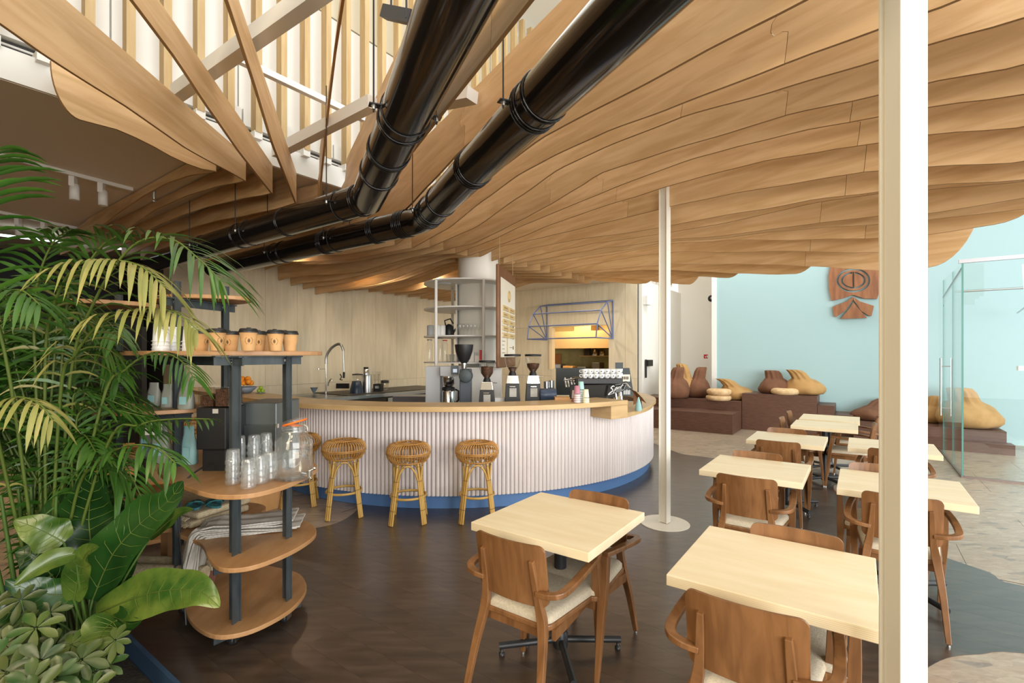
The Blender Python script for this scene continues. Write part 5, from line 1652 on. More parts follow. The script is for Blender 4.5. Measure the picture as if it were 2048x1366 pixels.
# ------------------------------------------------------------ display shelf with steel posts
ds = thing('display_shelf', 'stepped display shelf of rounded plywood boards on raw steel posts', 'shelf', (-1.60, 2.85, 0))
def outline(pts, z): return [(v.x, v.y) for v in spline([Vector(F(x, y, z)[:2]) for x, y in pts], 4, True)]
Z1, Z2, Z3, Z4, Z5, Z6 = .13, .515, .94, 1.673, 2.045, 1.31
def shelf(poly, z, t=.026): return part('shelf_board', MB().prism(poly, z - t, z), M_cart, ds, .004, world=True)
shelf(outline([(366, 1196), (372, 1225), (392, 1252), (430, 1270), (480, 1266), (530, 1248), (580, 1219), (606, 1192), (613, 1170), (600, 1148), (570, 1138), (520, 1128), (455, 1122), (395, 1140)], Z1), Z1)
shelf(outline([(352, 1064), (400, 1085), (416, 1112), (438, 1134), (480, 1136), (530, 1124), (590, 1098), (628, 1072), (631, 1055), (612, 1042), (570, 1033), (500, 1020), (430, 1018), (370, 1035)], Z2), Z2)
shelf(outline([(322, 948), (362, 968), (410, 985), (455, 990), (510, 986), (570, 970), (618, 948), (635, 934), (622, 921), (580, 907), (500, 892), (420, 886), (350, 905), (318, 930)], Z3), Z3)
def blob(cx, cy, rx, ry, rot, n=40, k=.12):
    out = []
    for i in range(n):
        a = 2 * pi * i / n
        r = 1 + k * sin(2 * a + .6) + .05 * sin(3 * a)
        x, y = rx * r * cos(a), ry * r * sin(a)
        out.append((cx + x * cos(rot) - y * sin(rot), cy + x * sin(rot) + y * cos(rot)))
    return out
shelf(blob(-1.80, 2.98, .56, .30, radians(8), k=.05), Z4)
shelf(blob(-2.18, 3.38, .36, .24, radians(-25), k=.05), Z5)
shelf(blob(-2.55, 3.05, .25, .22, 0, k=.05), 1.98)
shelf(blob(-2.32, 3.12, .34, .24, radians(5)), Z6)
posts = {'P1': (-1.588, 2.747, .16, Z4 - .03), 'P2': (-1.405, 3.0, .13, Z4 - .03), 'P3': (-2.06, 3.45, .13, 2.14), 'P4': (-2.15, 3.08, .13, 2.12), 'P5': (-2.62, 3.2, .13, 2.05)}
for n, (x, y, z0, z1) in posts.items():
    w = .075 if n == 'P1' else .062
    t_ = .007
    # T-shaped steel section
    mb = MB().box((x, y + w * .35, (.095 + z1) / 2), (w, t_, z1 - .095), radians(-12)).box((x + .02, y, (.095 + z1) / 2), (t_, w * .75, z1 - .095), radians(-12))
    part('post', mb, M_steel_post, ds, world=True)
def bar_(a, b, z, name='shelf_bracket'):
    va, vb = Vector((a[0], a[1], z)), Vector((b[0], b[1], z))
    d = (vb - va).normalized()
    mb = MB().taper(va - d * .10, vb + d * .10, (.005, .026), (.005, .026)).taper(va - d * .10 + Vector((0, 0, .023)), vb + d * .10 + Vector((0, 0, .023)), (.024, .004), (.024, .004))
    br = part(name, mb, M_steel_post, ds, world=True)
    mr = MB()
    for p in (va, vb): mr.tube([p + Vector((0, -.012, 0)), p + Vector((0, .0, 0))], .008, 8)
    part('bolt', mr, M_zinc, br, world=True)
for z in (Z1, Z2, Z3, Z4):
    bar_(posts['P1'], posts['P2'], z - .055)
for z in (Z4, Z3): bar_((posts['P4'][0], posts['P4'][1] - .02), posts['P1'], z - .058)
bar_(posts['P4'], posts['P3'], Z5 - .058)
bar_((-2.45, 3.05), posts['P4'], Z6 - .058)
for x, y in ((-1.588, 2.76), (-1.40, 2.99), (-2.1, 3.1)):
    mb = MB().box((x, y, .098), (.07, .07, .008)).lathe([(.010, .05), (.010, .098)], (x, y, 0), 8).box((x - .022, y, .052), (.006, .05, .06)).box((x + .022, y, .052), (.006, .05, .06))
    cst = part('caster', mb, M_steel, ds, world=True)
    part('wheel', MB().lathe([(.0, -.014), (.028, -.014), (.030, -.008), (.030, .008), (.028, .014), (0, .014)], (x, y - .01, .033), 18, M=Matrix.Rotation(pi / 2, 3, 'Y').to_3x3()), M_blackpl, cst, world=True)

# kraft cups on the cup shelf
def kraft_cup():
    t = thing('kraft_cup', '', 'cup', (0, 0, 0), 0, 'kraft takeaway cups on the display shelf')
    H, R0, R1 = .108, .033, .0465
    part('cup', MB().lathe([(R0, 0.001), (R1, H), (R1 * .95, H)], (0, 0, 0), 28), M_kraft, t)
    lid = part('lid', MB().lathe([(R1 + .002, H - .006), (R1 + .003, H + .001), (R1 + .001, H + .004), (R1 - .003, H + .014), (R1 - .008, H + .017), (0, H + .014)], (0, 0, 0), 28), M_lid, t)
    part('sip_spout', MB().lathe([(.012, H + .012), (.011, H + .021), (0, H + .021)], (0, -R1 * .62, 0), 12), M_lid, lid)
    mb = MB()
    def on(a, z, off=.0006):
        r = R0 + (R1 - R0) * z / H + off
        return Vector((r * sin(a), -r * cos(a), z))
    def patch(a0, a1, z0, z1): mb.add([on(a0, z0), on(a1, z0), on(a1, z1), on(a0, z1)], [(0, 1, 2, 3)])
    zc = .056
    for k in range(26):      # ring of small lettering
        a = 2 * pi * k / 26
        if abs(sin(a)) > .93: continue
        ca, cz = .46 * cos(a), .0205 * sin(a)
        s = .035
        patch(ca - s, ca + s * (.3 + (k % 3) * .3), zc + cz - .0016, zc + cz + .0018)
    # bean emblem
    for sg in (-1, 1):
        pts = [(0.02, -.0125), (.14, -.004), (.13, .005), (.02, .0135)]
        mb.add([on(sg * a, zc + z) for a, z in pts], [(0, 1, 2, 3) if sg > 0 else (3, 2, 1, 0)])
    part('print', mb, M_print, t)
    return t
kc = kraft_cup(); kf = True
KC = [(402, 2.86, .9, 'leftmost kraft cup with a black lid, its print turned away'), (434, 2.72, .55, 'second kraft cup from the left, print turned left'),
      (462, 3.0, -.5, 'kraft cup in the back row between the second and the middle one'), (497, 2.70, .05, 'middle kraft cup in the front row, print facing us'),
      (516, 2.98, .1, 'kraft cup in the back row peeking right of the middle one'), (531, 3.12, 2.6, 'rearmost kraft cup, nearly hidden, without visible print'),
      (551, 2.86, -.15, 'kraft cup with facing print, second from the right'), (580, 2.98, -1.3, 'rightmost kraft cup, only the edge of its print showing')]
for px, Y, rz, lab in KC:
    loc = ((px - CX) / FPX * Y, Y, Z4)
    rz2 = rz - atan2((px - CX) / FPX, 1)
    if kf: kc.location = loc; kc.rotation_euler = (0, 0, rz2); kc['label'] = lab; kf = False
    else: dup(kc, loc, rz2, lab)
for i, (px, Y, h) in enumerate(((322, 2.85, .16), (344, 3.0, .15), (381, 2.95, .15))):
    x = (px - CX) / FPX * Y
    t = thing('paper_cup_tower', ('stack of white paper cups at the left end of the cup shelf', 'stack of white paper cups behind the steel post on the cup shelf', 'stack of white paper cups next to the leftmost kraft cup')[i], 'cup stack', (x, Y, Z4))
    part('bottom_cup', MB().lathe([(.045, .0), (.036, h), (0, h)], (0, 0, 0), 20), M_cupwhite, t)
    for q in range(3): part('cup_rim', MB().lathe([(.0475, .012 + q * .022), (.0475, .017 + q * .022)], (0, 0, 0), 20), M_cupwhite, t)

# drinking glasses stacked upside down
def glass_mb():
    mb = MB()
    n = 20
    prof = [(.039, .002), (.039, .020), (.036, .030), (.034, .070), (.030, .083), (.018, .086), (.0, .0855)]
    rows = []
    for r, z in prof:
        rows.append([Vector((r * (1 - (.09 if (k % 2 and .02 < z < .08) else 0)) * cos(2 * pi * k / n), r * (1 - (.09 if (k % 2 and .02 < z < .08) else 0)) * sin(2 * pi * k / n), z)) for k in range(n)])
    mb.grid(rows, False, True)
    rows2 = [[Vector((v.x * .93, v.y * .93, min(v.z, .080))) for v in r] for r in rows[:-1]]
    mb.grid(rows2, True, True)
    return mb
gme = glass_mb().mesh('drinking_glass', glass('tumbler_glass', (.985, .99, .99), .02, 1.3, .10))
GS = [(466, 968, 4, 'front left stack'), (497, 976, 3, 'second front stack'), (478, 948, 5, 'left rear stack'), (521, 966, 3, 'third front stack'),
      (508, 946, 5, 'rear middle stack'), (541, 958, 3, 'front stack beside the jar'), (532, 940, 5, 'right rear stack')]
lev = ('lowest', 'second', 'third', 'fourth', 'topmost')
for px, py, n, where in GS:
    p = F(px, py, Z3)
    for i in range(n):
        o = bpy.data.objects.new('drinking_glass', gme); COL.objects.link(o)
        o.location = (p.x, p.y, Z3 + .001 + i * .036); o.rotation_euler = (0, 0, random.random() * .3)
        nm = 'topmost' if i == n - 1 else lev[i]
        o['label'] = '%s upturned drinking glass in the %s of glasses' % (nm, where)
        o['category'] = 'glass'; o['group'] = 'upturned drinking glasses on the display shelf'

# glass drink dispenser
pj = F(588, 957, Z3)
jr = thing('drink_dispenser', 'large clear glass jar with a tap and an open lid with orange seal', 'glass jar', (pj.x, pj.y, Z3))
RJ = .100
gj = glass('jar_glass', (.98, .99, .985), .03, 1.2, .05)
mb = MB().lathe([(0, .004), (RJ * .9, .004), (RJ, .014), (RJ, .215), (RJ * .95, .236), (RJ * .66, .256), (RJ * .66, .30), (RJ * .70, .306)], (0, 0, 0), 32)
mb.lathe([(0, .014), (RJ * .88, .014), (RJ * .955, .024), (RJ * .955, .213), (RJ * .61, .254), (RJ * .61, .305)], (0, 0, 0), 32)
body = part('jar_body', mb, gj, jr)
mb = MB().tube([Vector((RJ * 1.005 * sin(a), -RJ * 1.005 * cos(a), .14 + .055 * sin(b))) for a, b in [(.35 + .45 * cos(2 * pi * i / 24), 2 * pi * i / 24) for i in range(24)]], .003, 5, closed=True)
for r_ in range(3):
    mb.tube([Vector((RJ * 1.005 * sin(a), -RJ * 1.005 * cos(a), .12 + .02 * r_)) for a in (.1, .25, .4, .55)], .0025, 5)
part('embossing', mb, gj, body)
part('clamp_wire', MB().tube([Vector((.068 * cos(a), .068 * sin(a), .275)) for a in [2 * pi * i / 24 for i in range(24)]], .002, 5, closed=True).tube([Vector((.066, -.01, .275)), Vector((.085, -.012, .262)), Vector((.082, -.012, .30)), Vector((.062, -.01, .31))], .0025, 5), M_zinc, jr)
Mt = Matrix.Rotation(radians(-16), 3, 'Y')
ld = part('lid', MB().lathe([(0, .0), (.066, .0), (.070, .006), (.066, .016), (.03, .022), (0, .022)], (-.004, .02, .322), 28, M=Mt), gj, jr)
part('rubber_seal', MB().tube([Vector((-.004, .02, .320)) + Mt @ Vector((.064 * cos(a), .064 * sin(a), 0)) for a in [2 * pi * i / 30 for i in range(30)]], .0055, 7, closed=True), M_orange, ld)
tpj = part('tap', MB().tube([Vector((.075, -.06, .040)), Vector((.125, -.095, .042))], .012, 10).tube([Vector((.125, -.095, .025)), Vector((.125, -.095, .068))], .011, 10).tube([Vector((.125, -.095, .035)), Vector((.145, -.108, .022))], .007, 8), M_chrome, jr)
part('tap_handle', MB().tube([Vector((.125, -.095, .066)), Vector((.15, -.085, .076))], .005, 8).lathe(ball(.009, 6), (.152, -.084, .078), 10), M_chrome, tpj)

# black grinder and fridge on the shelf
bgx, bgy = (421 - CX) / FPX * 2.93, 2.93
bgd = thing('retail_grinder', 'black shop grinder with two bean hoppers behind the front post', 'coffee grinder', (bgx, bgy, Z3))
part('body', bx(bx(MB(), 392, 452, 816, 900, 2.93, .24), 404, 452, 898, 946, 2.96, .2), M_blackpl, bgd, .008, world=True)
for px in (407, 438):
    part('hopper', MB().prism([((px - 15 - CX) / FPX * 2.93 if z else (px - 15 - CX) / FPX * 2.93, y) for z, y in ((1, 2.95), (0, 3.12))] + [((px + 15 - CX) / FPX * 2.93, y) for y in (3.12, 2.95)], 1.335, 1.455), M_hopper, bgd, world=True)
    part('beans', MB().prism([((px - 13 - CX) / FPX * 2.93, y) for y in (2.96, 3.11)] + [((px + 13 - CX) / FPX * 2.93, y) for y in (3.11, 2.96)], 1.336, 1.44 if px > 420 else 1.40), M_beans, bgd, world=True)
part('sticker', bx(MB(), 425, 436, 818, 827, 2.925, .003), M_paper, bgd, world=True)
part('power_cable', MB().tube(spline([P(428, 926, 2.93), P(400, 938, 2.85), P(372, 960, 2.78), P(357, 985, 2.80), P(358, 1060, 2.80), P(365, 1140, 2.82), P(372, 1250, 2.75)], 5), .005, 6), M_blackpl, bgd, world=True)
fr0 = thing('counter_fridge', 'dark steel box fridge behind the steel post on the display shelf', 'fridge', ((517 - CX) / FPX * 3.15, 3.15, Z3))
part('cabinet', bx(MB(), 478, 553, 806, 922, 3.15, .34), mat('dark_steel', (.17, .195, .20), .38, .75), fr0, .006, world=True)
part('door', bx(MB(), 479, 552, 850, 920, 3.13, .018), mat('dark_steel_door', (.13, .15, .155), .3, .75), fr0, .004, world=True)
part('hinge', bx(bx(MB(), 551, 555, 848, 856, 3.12, .02), 551, 555, 895, 903, 3.12, .02), M_chrome, fr0, world=True)

# coffee bags
def bag(px, py0, py1, Y, wpx, m, label, top=None):
    a = P(px, py1, Y); h = (py1 - py0) / FPX * Y; w = wpx / FPX * Y / 2
    rows = []
    for f, ws, ds_ in ((0, .9, .55), (.04, 1.0, .6), (.35, 1.0, .5), (.6, .92, .3), (.78, .72, .12), (1.0, .72, .03)):
        rows.append([a + Vector((w * ws * sx, w * ds_ * sy, h * f)) for sx, sy in ((-1, -.6), (-.6, -1), (.6, -1), (1, -.6), (1, .6), (.6, 1), (-.6, 1), (-1, .6))])
    mb = MB().grid(rows, True, True)
    mb.add(rows[-1], [tuple(range(8))])
    t = solid('coffee_bag', mb, m, label, 'bag', 'coffee bags on the display shelf')
    part('paper_label', MB().box((0, -w * .64, h * .32), (w * .9, .004, h * .28)), M_teal, t)
    return t
M_bagpale = mat('bag_grey', (.26, .27, .23), .45, col2=(.32, .33, .28), nscale=4)
def zY(py, z): return FPX * (CAMZ - z) / (py - HY)
bag(372, 763, 818, 3.05, 30, M_bagpale, 'grey coffee bag with a teal label right of the post on the upper left shelf')
bag(308, 765, 812, 3.2, 26, M_bagpale, 'grey coffee bag with a teal label at the left end of the upper left shelf')
bag(335, 768, 816, 3.15, 24, M_bagpale, 'coffee bag hidden behind the post on the upper left shelf')
bag(378, 852, 928, 3.15, 30, M_teal, 'teal coffee bag standing beside the black grinder')
bag(322, 838, 925, 3.2, 36, M_bagpale, 'grey coffee bag with a teal stripe under the upper left shelf')
bag(296, 830, 915, 3.3, 30, M_bagpale, 'coffee bag farthest left under the upper left shelf')
solid('info_card', bx(MB(), 290, 322, 826, 870, 3.12, .01), M_menu, 'pale printed card leaning in front of the left coffee bags', 'card')

# newspapers draped over the second shelf
NEWS = ['lowest newspaper of the draped pile on the second shelf', 'second newspaper from the bottom of the draped pile', 'third newspaper from the bottom of the draped pile', 'third newspaper from the top of the draped pile', 'second newspaper from the top of the draped pile', 'topmost newspaper of the draped pile with a folded front page']
a0 = F(590, 1050, Z2); a1 = F(428, 1064, Z2)
dirv = (a1 - a0).normalized(); sidev = Vector((-dirv.y, dirv.x, 0))
Ln = (a1 - a0).length
for i in range(6):
    rnd = random.Random(40 + i)
    th = .0105
    base = Z2 + .001 + i * (th + .001)
    w = .125 + rnd.uniform(-.012, .012)
    ex = rnd.uniform(-.05, .04)
    path = []
    for f in (0, .2, .4, .6, .8, .95):
        path.append((f * Ln + ex, base + .004 * sin(f * 9 + i) + (.015 if i > 3 and f < .3 else 0) * (1 - f / .3 if f < .3 else 0)))
    hang = .20 + .02 * i + rnd.uniform(-.03, .03)
    r = .05 + i * (th + .001)
    for q in range(1, 6):
        a = q / 5 * radians(78)
        path.append((Ln * 1.0 + r * sin(a) + .0, Z2 - .05 + r * cos(a) if q else base))
    lx, lz = path[-1]
    for q in range(1, 4): path.append((lx + .028 * q / 3 * (1 + .3 * i), lz - hang * q / 3))
    rows = []
    for k, (s, z) in enumerate(path):
        c = a0 + dirv * s; c.z = 0
        sh = rnd.uniform(-.006, .006)
        ww = w * (1 - .28 * max(0, (k - 6) / 8))
        row = []
        m_ = 8
        for q in range(m_ + 1):
            u = -1 + 2 * q / m_
            wob = .004 * sin(u * 7 + i * 2 + k * .7) + (.009 * sin(u * 5 + i) if k > 6 else 0)
            row.append(Vector((c.x, c.y, z)) + sidev * (ww * u + sh) + Vector((0, 0, wob)) + dirv * (wob * 1.5 if k > 6 else 0))
        under = []
        for q in range(m_, -1, -1):
            t_ = path[min(k + 1, len(path) - 1)], path[max(k - 1, 0)]
            dx, dz = t_[0][0] - t_[1][0], t_[0][1] - t_[1][1]
            l_ = sqrt(dx * dx + dz * dz); nx_, nz_ = -dz / l_, dx / l_
            under.append(row[q] + (dirv * nx_ + Vector((0, 0, nz_))) * (th * .86))
        rows.append(row + under)
    mb = MB().grid(rows, False, True)
    mb.add(rows[0], [tuple(reversed(range(18)))]); mb.add(rows[-1], [tuple(range(18))])
    o = solid('newspaper', mb, M_paper, NEWS[i], 'newspaper', 'newspapers draped over the second shelf')

# rug and sandals on the boards behind
q = F(415, 1012, .60)
rg = thing('jute_rug', 'folded beige jute rug with fringed edge behind the glasses shelf', 'rug', (-2.28, 3.46, Z2))
part('fold', MB().box((0, 0, .025), (.62, .42, .045), radians(-25)), M_rug, rg, .015)
part('fold', MB().box((.01, .02, .072), (.60, .40, .045), radians(-22)), M_rug, rg, .015)
mb = MB()
for i in range(40):
    u = -.30 + .6 * i / 39
    c = Matrix.Rotation(radians(-25), 3, 'Z') @ Vector((u, -.21, 0))
    d = Matrix.Rotation(radians(-25), 3, 'Z') @ Vector((random.uniform(-.01, .01), -.03, -.012))
    for z in (.03, .075): mb.tube([c + Vector((0, 0, z)), c + d + Vector((0, 0, z))], .004, 4)
part('fringe', mb, M_rug, rg, kind='stuff')
for i, (dx, lab) in enumerate(((.02, 'left blue woven sandal on the folded rug'), (.13, 'right blue woven sandal on the folded rug'))):
    c = Vector((-2.20 + dx, 3.33 + .02 * i, Z2 + .098))
    t = thing('sandal', lab, 'sandal', c, radians(-60 + 12 * i))
    part('sole', MB().prism(blob(0, 0, .115, .042, 0, 24, .06), 0, .014), M_sandal, t)
    part('strap', MB().strip([Vector((.02, -.04, .012)), Vector((.05, -.02, .04)), Vector((.06, 0, .046)), Vector((.05, .02, .04)), Vector((.02, .04, .012))], (.018, .003)), mat('strap_teal', (.03, .16, .17), .6), t)
solid('shelf_riser', MB().prism(blob(-2.28, 3.46, .42, .30, 0), Z2 - .03, Z2 - .001).box((-2.5, 3.5, .25), (.05, .05, .47)).box((-2.05, 3.5, .25), (.05, .05, .47)), M_cart, 'low plywood riser under the folded rug', 'stand')
rg2 = thing('rag_rug', 'rolled striped rag rug low behind the newspapers', 'rug', (-2.25, 3.15, .15))
for i in range(4): part('roll', MB().tube([Vector((-.25, -.1 + .06 * i, .05 + (i % 2) * .06)), Vector((.30, -.14 + .06 * i, .05 + (i % 2) * .06))], .05, 12), M_rug if i % 2 else mat('rug_red', (.16, .06, .04), .9), rg2)

# ------------------------------------------------------------ furniture farther left
d2 = thing('display_stand', 'second plywood display stand with black posts, seen through the palm', 'shelf', (-3.2, 4.1, 0))
for z, r in ((.16, .62), (.50, .55), (.86, .6), (1.22, .45)):
    part('shelf_board', MB().prism(blob(0, 0, r, r * .6, radians(15)), z - .03, z), M_bench, d2, .004)
for x, y in ((-.35, -.1), (.02, -.22), (.30, .1), (-.1, .2)):
    part('post', MB().box((x, y, .95), (.06, .06, 1.9)), M_black, d2)
for x, y, w, lab in ((-4.6, 5.2, 1.6, 'long warm wooden bench box far left behind the palm'), (-3.0, 5.3, .9, 'short wooden crate bench behind the display stand')):
    t = thing('bench', lab, 'bench', (x, y, 0), A2)
    part('seat', MB().box((0, 0, .43), (w, .5, .04)), M_bench, t, .004)
    part('front', MB().box((0, -.235, .205), (w - .02, .02, .41)), M_bench, t)
    for sx in (-1, 1): part('side', MB().box((sx * (w / 2 - .02), 0, .205), (.02, .48, .41)), M_bench, t)
cbn = thing('black_cabinet', 'tall black cabinet wall far left behind the plants', 'cabinet', (*W(1.5, 6.0), 0), A1)
part('body', MB().box((0, 0, 1.15), (1.6, .5, 2.3)), M_darkwall, cbn)
for i in range(3): part('door', MB().box((-.53 + .53 * i, -.26, 1.15), (.52, .02, 2.26)), M_darkwall, cbn)

# ------------------------------------------------------------ planter and plants
pq = quad(-2.6, .02, -3.2, -.2)
pn = thing('planter_tray', 'low blue steel planter edge around the plants at bottom left', 'planter', (*W(.02, -1.8), 0))
part('rim', MB().prism(quad(0, .02, -3.2, -.2), 0, .15).prism(quad(-2.6, 0, -.22, -.2), 0, .15), M_planter, pn, world=True)
part('soil', MB().prism(quad(-2.6, -.002, -3.2, -.225), 0.004, .05), M_soil, pn, world=True)

def leaflet_strip(mb, p, d, L, w, droop, up, n=5, twist=0.0):
    d = d.normalized()
    side = d.cross(up)
    if side.length < 1e-3: side = d.orthogonal()
    side.normalize()
    vs = []
    for i in range(n + 1):
        f = i / n
        c = p + d * (L * f) + Vector((0, 0, -droop * L * f * f))
        ww = w * (sin(pi * (f * .86 + .07)) ** .75) * (1 if i < n else .05)
        vs += [c - side * ww, c + Vector((0, 0, -ww * .35)), c + side * ww]
    fs = []
    for i in range(n):
        for k in range(2):
            a = 3 * i + k
            fs.append((a, a + 1, a + 4, a + 3))
    mb.add(vs, fs, True)

def frond(root, pts, n, L, w, droop, m, seed, lift=.35, back=True, single=False):
    rnd = random.Random(seed)
    c = spline(pts, 6)
    mbr = MB().tube(c, [max(.0025, .0085 * (1 - .75 * i / len(c))) for i in range(len(c))], 6)
    ra = part('frond', mbr, M_rachis, root, world=True)
    mb = MB()
    tot = len(c) - 1
    for i in range(n):
        f = .16 + .83 * (i / (n - 1)) ** .92
        idx = f * tot; k = min(int(idx), tot - 1)
        p = c[k].lerp(c[k + 1], idx - k)
        T = (c[k + 1] - c[k]).normalized()
        sd = T.cross(Vector((0, 0, 1)))
        sd = sd.normalized() if sd.length > .05 else Vector((0, -1, 0))
        upn = sd.cross(T).normalized()
        ll = L * (sin(pi * (.12 + .80 * f)) ** .6) * rnd.uniform(.85, 1.12)
        for sg in (-1, 1):
            if not back and sg < 0 and rnd.random() < .3: continue
            d = sd * sg * rnd.uniform(.75, 1.0) + T * (.45 + .75 * f) + upn * lift * rnd.uniform(.6, 1.2)
            if single: mb = MB()
            leaflet_strip(mb, p, d, ll, w * rnd.uniform(.8, 1.15), droop * rnd.uniform(.75, 1.25), upn)
            if single: part('leaflet', mb, m, ra, world=True)
    if not single: part('leaflets', mb, m, ra, world=True, kind='stuff')
    return ra

palm = thing('palm', 'large areca palm with arching feathery fronds at the left edge', 'plant', (-2.45, 2.55, .05))
B0 = Vector((-2.45, 2.55, .08))
def pf(*q): return [P(*v) for v in q]
# fronds that show clearly, followed from the photograph
frond(palm, [B0 + Vector((.05, 0, .3))] + pf((140, 760, 2.50), (190, 600, 2.45), (265, 492, 2.40), (340, 478, 2.32), (400, 520, 2.25), (440, 560, 2.22)), 29, .36, .0085, .55, M_leaf_palm, 1, .45, single=True)
frond(palm, [B0] + pf((90, 760, 2.45), (105, 620, 2.38), (150, 535, 2.28), (215, 520, 2.20), (280, 532, 2.14), (330, 575, 2.10)), 27, .30, .0095, .85, M_leaf_lit, 2, .25, single=True)
frond(palm, [B0] + pf((120, 800, 2.4), (150, 710, 2.32), (210, 640, 2.24), (290, 618, 2.16), (350, 625, 2.10), (395, 660, 2.06)), 26, .26, .0085, .75, M_leaf_lit, 3, .25, single=True)
frond(palm, [B0] + pf((20, 760, 2.3), (-35, 560, 2.15), (-55, 440, 2.0), (-45, 360, 1.95), (-10, 300, 1.95)), 20, .42, .010, .45, M_leaf_palm, 4, .1, single=True)
frond(palm, [B0] + pf((70, 720, 2.5), (70, 600, 2.45), (85, 530, 2.42), (110, 480, 2.4), (140, 460, 2.35)), 18, .26, .010, .5, M_leaf_palm, 5, single=True)
frond(palm, [B0] + pf((150, 1000, 2.45), (190, 930, 2.35), (250, 893, 2.25), (310, 895, 2.18), (350, 925, 2.12)), 20, .20, .0085, .75, M_leaf_palm, 6, .2, single=True)
frond(palm, [B0] + pf((0, 900, 2.3), (-10, 820, 2.15), (30, 795, 2.05), (75, 805, 1.98), (105, 840, 1.95)), 14, .18, .0095, .85, M_leaf_lit, 7, .1, single=True)
frond(palm, [B0] + pf((200, 820, 2.5), (250, 740, 2.5), (310, 705, 2.5), (360, 720, 2.45), (390, 760, 2.4)), 20, .20, .007, .6, M_leaf_palm, 8, .2)
frond(palm, [B0] + pf((130, 640, 2.6), (170, 540, 2.6), (205, 490, 2.6), (240, 470, 2.58)), 16, .24, .010, .4, M_leaf_palm, 9)
frond(palm, [B0] + pf((210, 900, 2.45), (280, 850, 2.4), (350, 838, 2.38), (420, 838, 2.36)), 14, .16, .006, .5, M_leaf_palm, 10, .15)
frond(palm, [B0] + pf((-10, 850, 2.4), (-30, 700, 2.3), (0, 600, 2.2), (40, 580, 2.1), (80, 610, 2.05)), 18, .24, .010, .8, M_leaf_palm, 11, .2)
rr = random.Random(5)
for i in range(48):
    pxr = rr.uniform(-60, 240)
    ptop = rr.uniform(560, 900) + max(0, pxr - 120) * .5
    Yr = rr.uniform(2.5, 3.0)
    b = B0 + Vector((rr.uniform(-.2, .2), rr.uniform(-.05, .35), 0))
    tip = P(pxr, ptop, Yr); ctl = P(pxr * .75 + 20, ptop + 60, Yr)
    dirx = 1 if pxr > 90 else -1
    end = tip + Vector((dirx * rr.uniform(.12, .25), rr.uniform(-.15, .15), -rr.uniform(.05, .22)))
    frond(palm, [b, b.lerp(ctl, .5) + Vector((0, 0, .06)), ctl, tip, end], 22, rr.uniform(.20, .28), .010, rr.uniform(.4, .85), M_leaf_palm, 100 + i)
mb = MB()
for i in range(14):
    a = rr.uniform(0, 6.28); r = rr.uniform(0, .22)
    x, y = r * cos(a), r * sin(a)
    part('cane', MB().tube([Vector((x, y, 0)), Vector((x * 1.3, y * 1.3, .45)), Vector((x * 1.8, y * 1.8, .9))], [.013, .011, .007], 7), M_stem, palm)

# broad-leaved plant
bp_ = thing('broad_leaf_plant', 'broad-leaved plant with big glossy green and lime leaves in the planter', 'plant', (-2.12, 2.42, .05))
BB = Vector((-2.12, 2.42, .10))
def broad(spine, half, m, fold=.35, droop=.0, stem=True, wavy=.11, seed=0, nrm=None):
    rnd = random.Random(seed)
    c = spline(spine, 6)
    n = len(c) - 1
    rows = []
    view = nrm or Vector((.35, -.8, .5))
    for i, p in enumerate(c):
        f = i / n
        T = (c[min(i + 1, n)] - c[max(i - 1, 0)]).normalized()
        sd = T.cross(view)
        sd = sd.normalized() if sd.length > .05 else T.orthogonal()
        nn = sd.cross(T).normalized()
        if nn.dot(view) < 0: nn = -nn
        w = half * (sin(pi * min(1, .06 + f * .94) ** .75) ** .8 if f < .999 else .03) * (1 + (.07 * sin(f * 17 + seed * 2) if half > .07 else 0))
        row = []
        for k in range(-4, 5):
            u = k / 4
            row.append(p + sd * (w * u) + nn * (w * fold * abs(u) ** 1.4 + w * wavy * sin(f * 14 + abs(u) * 3 + seed) * abs(u) - droop * w * u * u))
        rows.append(row)
    lf = part('leaf', MB().grid(rows, True), m, bp_, world=True)
    mbv = MB()
    if half > .055:
        for i in range(2, n - 3, 2):
            for sg in (-1, 1):
                mbv.tube([rows[i][4] + view * .0015, rows[i + 1][4 + 2 * sg] + view * .0022, rows[min(i + 3, n - 1)][4 + 4 * sg].lerp(rows[min(i + 2, n - 1)][4 + 3 * sg], .4) + view * .002], [.0016, .0012, .0006], 4, caps=False)
    part('midrib', MB().tube([r[4] + (view * .002) for r in rows], [max(.0012, .004 * (1 - i / (n + 1))) for i in range(n + 1)], 5), M_rachis, lf, world=True)
    if mbv.v: part('side_veins', mbv, M_vein, lf, world=True, kind='stuff')
    if stem:
        part('leaf_stalk', MB().tube(spline([BB + Vector((rnd.uniform(-.05, .05), rnd.uniform(-.05, .05), 0)), BB.lerp(c[0], .5) + Vector((0, 0, .06)), c[0]], 5), .006, 6), M_stem, lf, world=True)
broad(pf((192, 1228, 2.42), (270, 1196, 2.36), (340, 1180, 2.28), (400, 1184, 2.22), (439, 1214, 2.18)), .105, M_leaf_lime, .10, seed=1)
broad(pf((185, 1200, 2.45), (225, 1110, 2.46), (280, 1048, 2.46), (335, 1004, 2.46), (366, 962, 2.46)), .115, M_leaf_big, .25, seed=2)
broad(pf((183, 1095, 2.5), (178, 1040, 2.5), (182, 985, 2.48), (186, 942, 2.45)), .12, M_leaf_big, .15, seed=3)
broad(pf((128, 1085, 2.38), (105, 1072, 2.36), (70, 1055, 2.32), (28, 1040, 2.3)), .085, M_leaf_lime, .2, seed=4)
broad(pf((150, 1108, 2.3), (110, 1120, 2.25), (70, 1142, 2.2), (28, 1172, 2.15)), .045, M_leaf_lime, .6, seed=5)
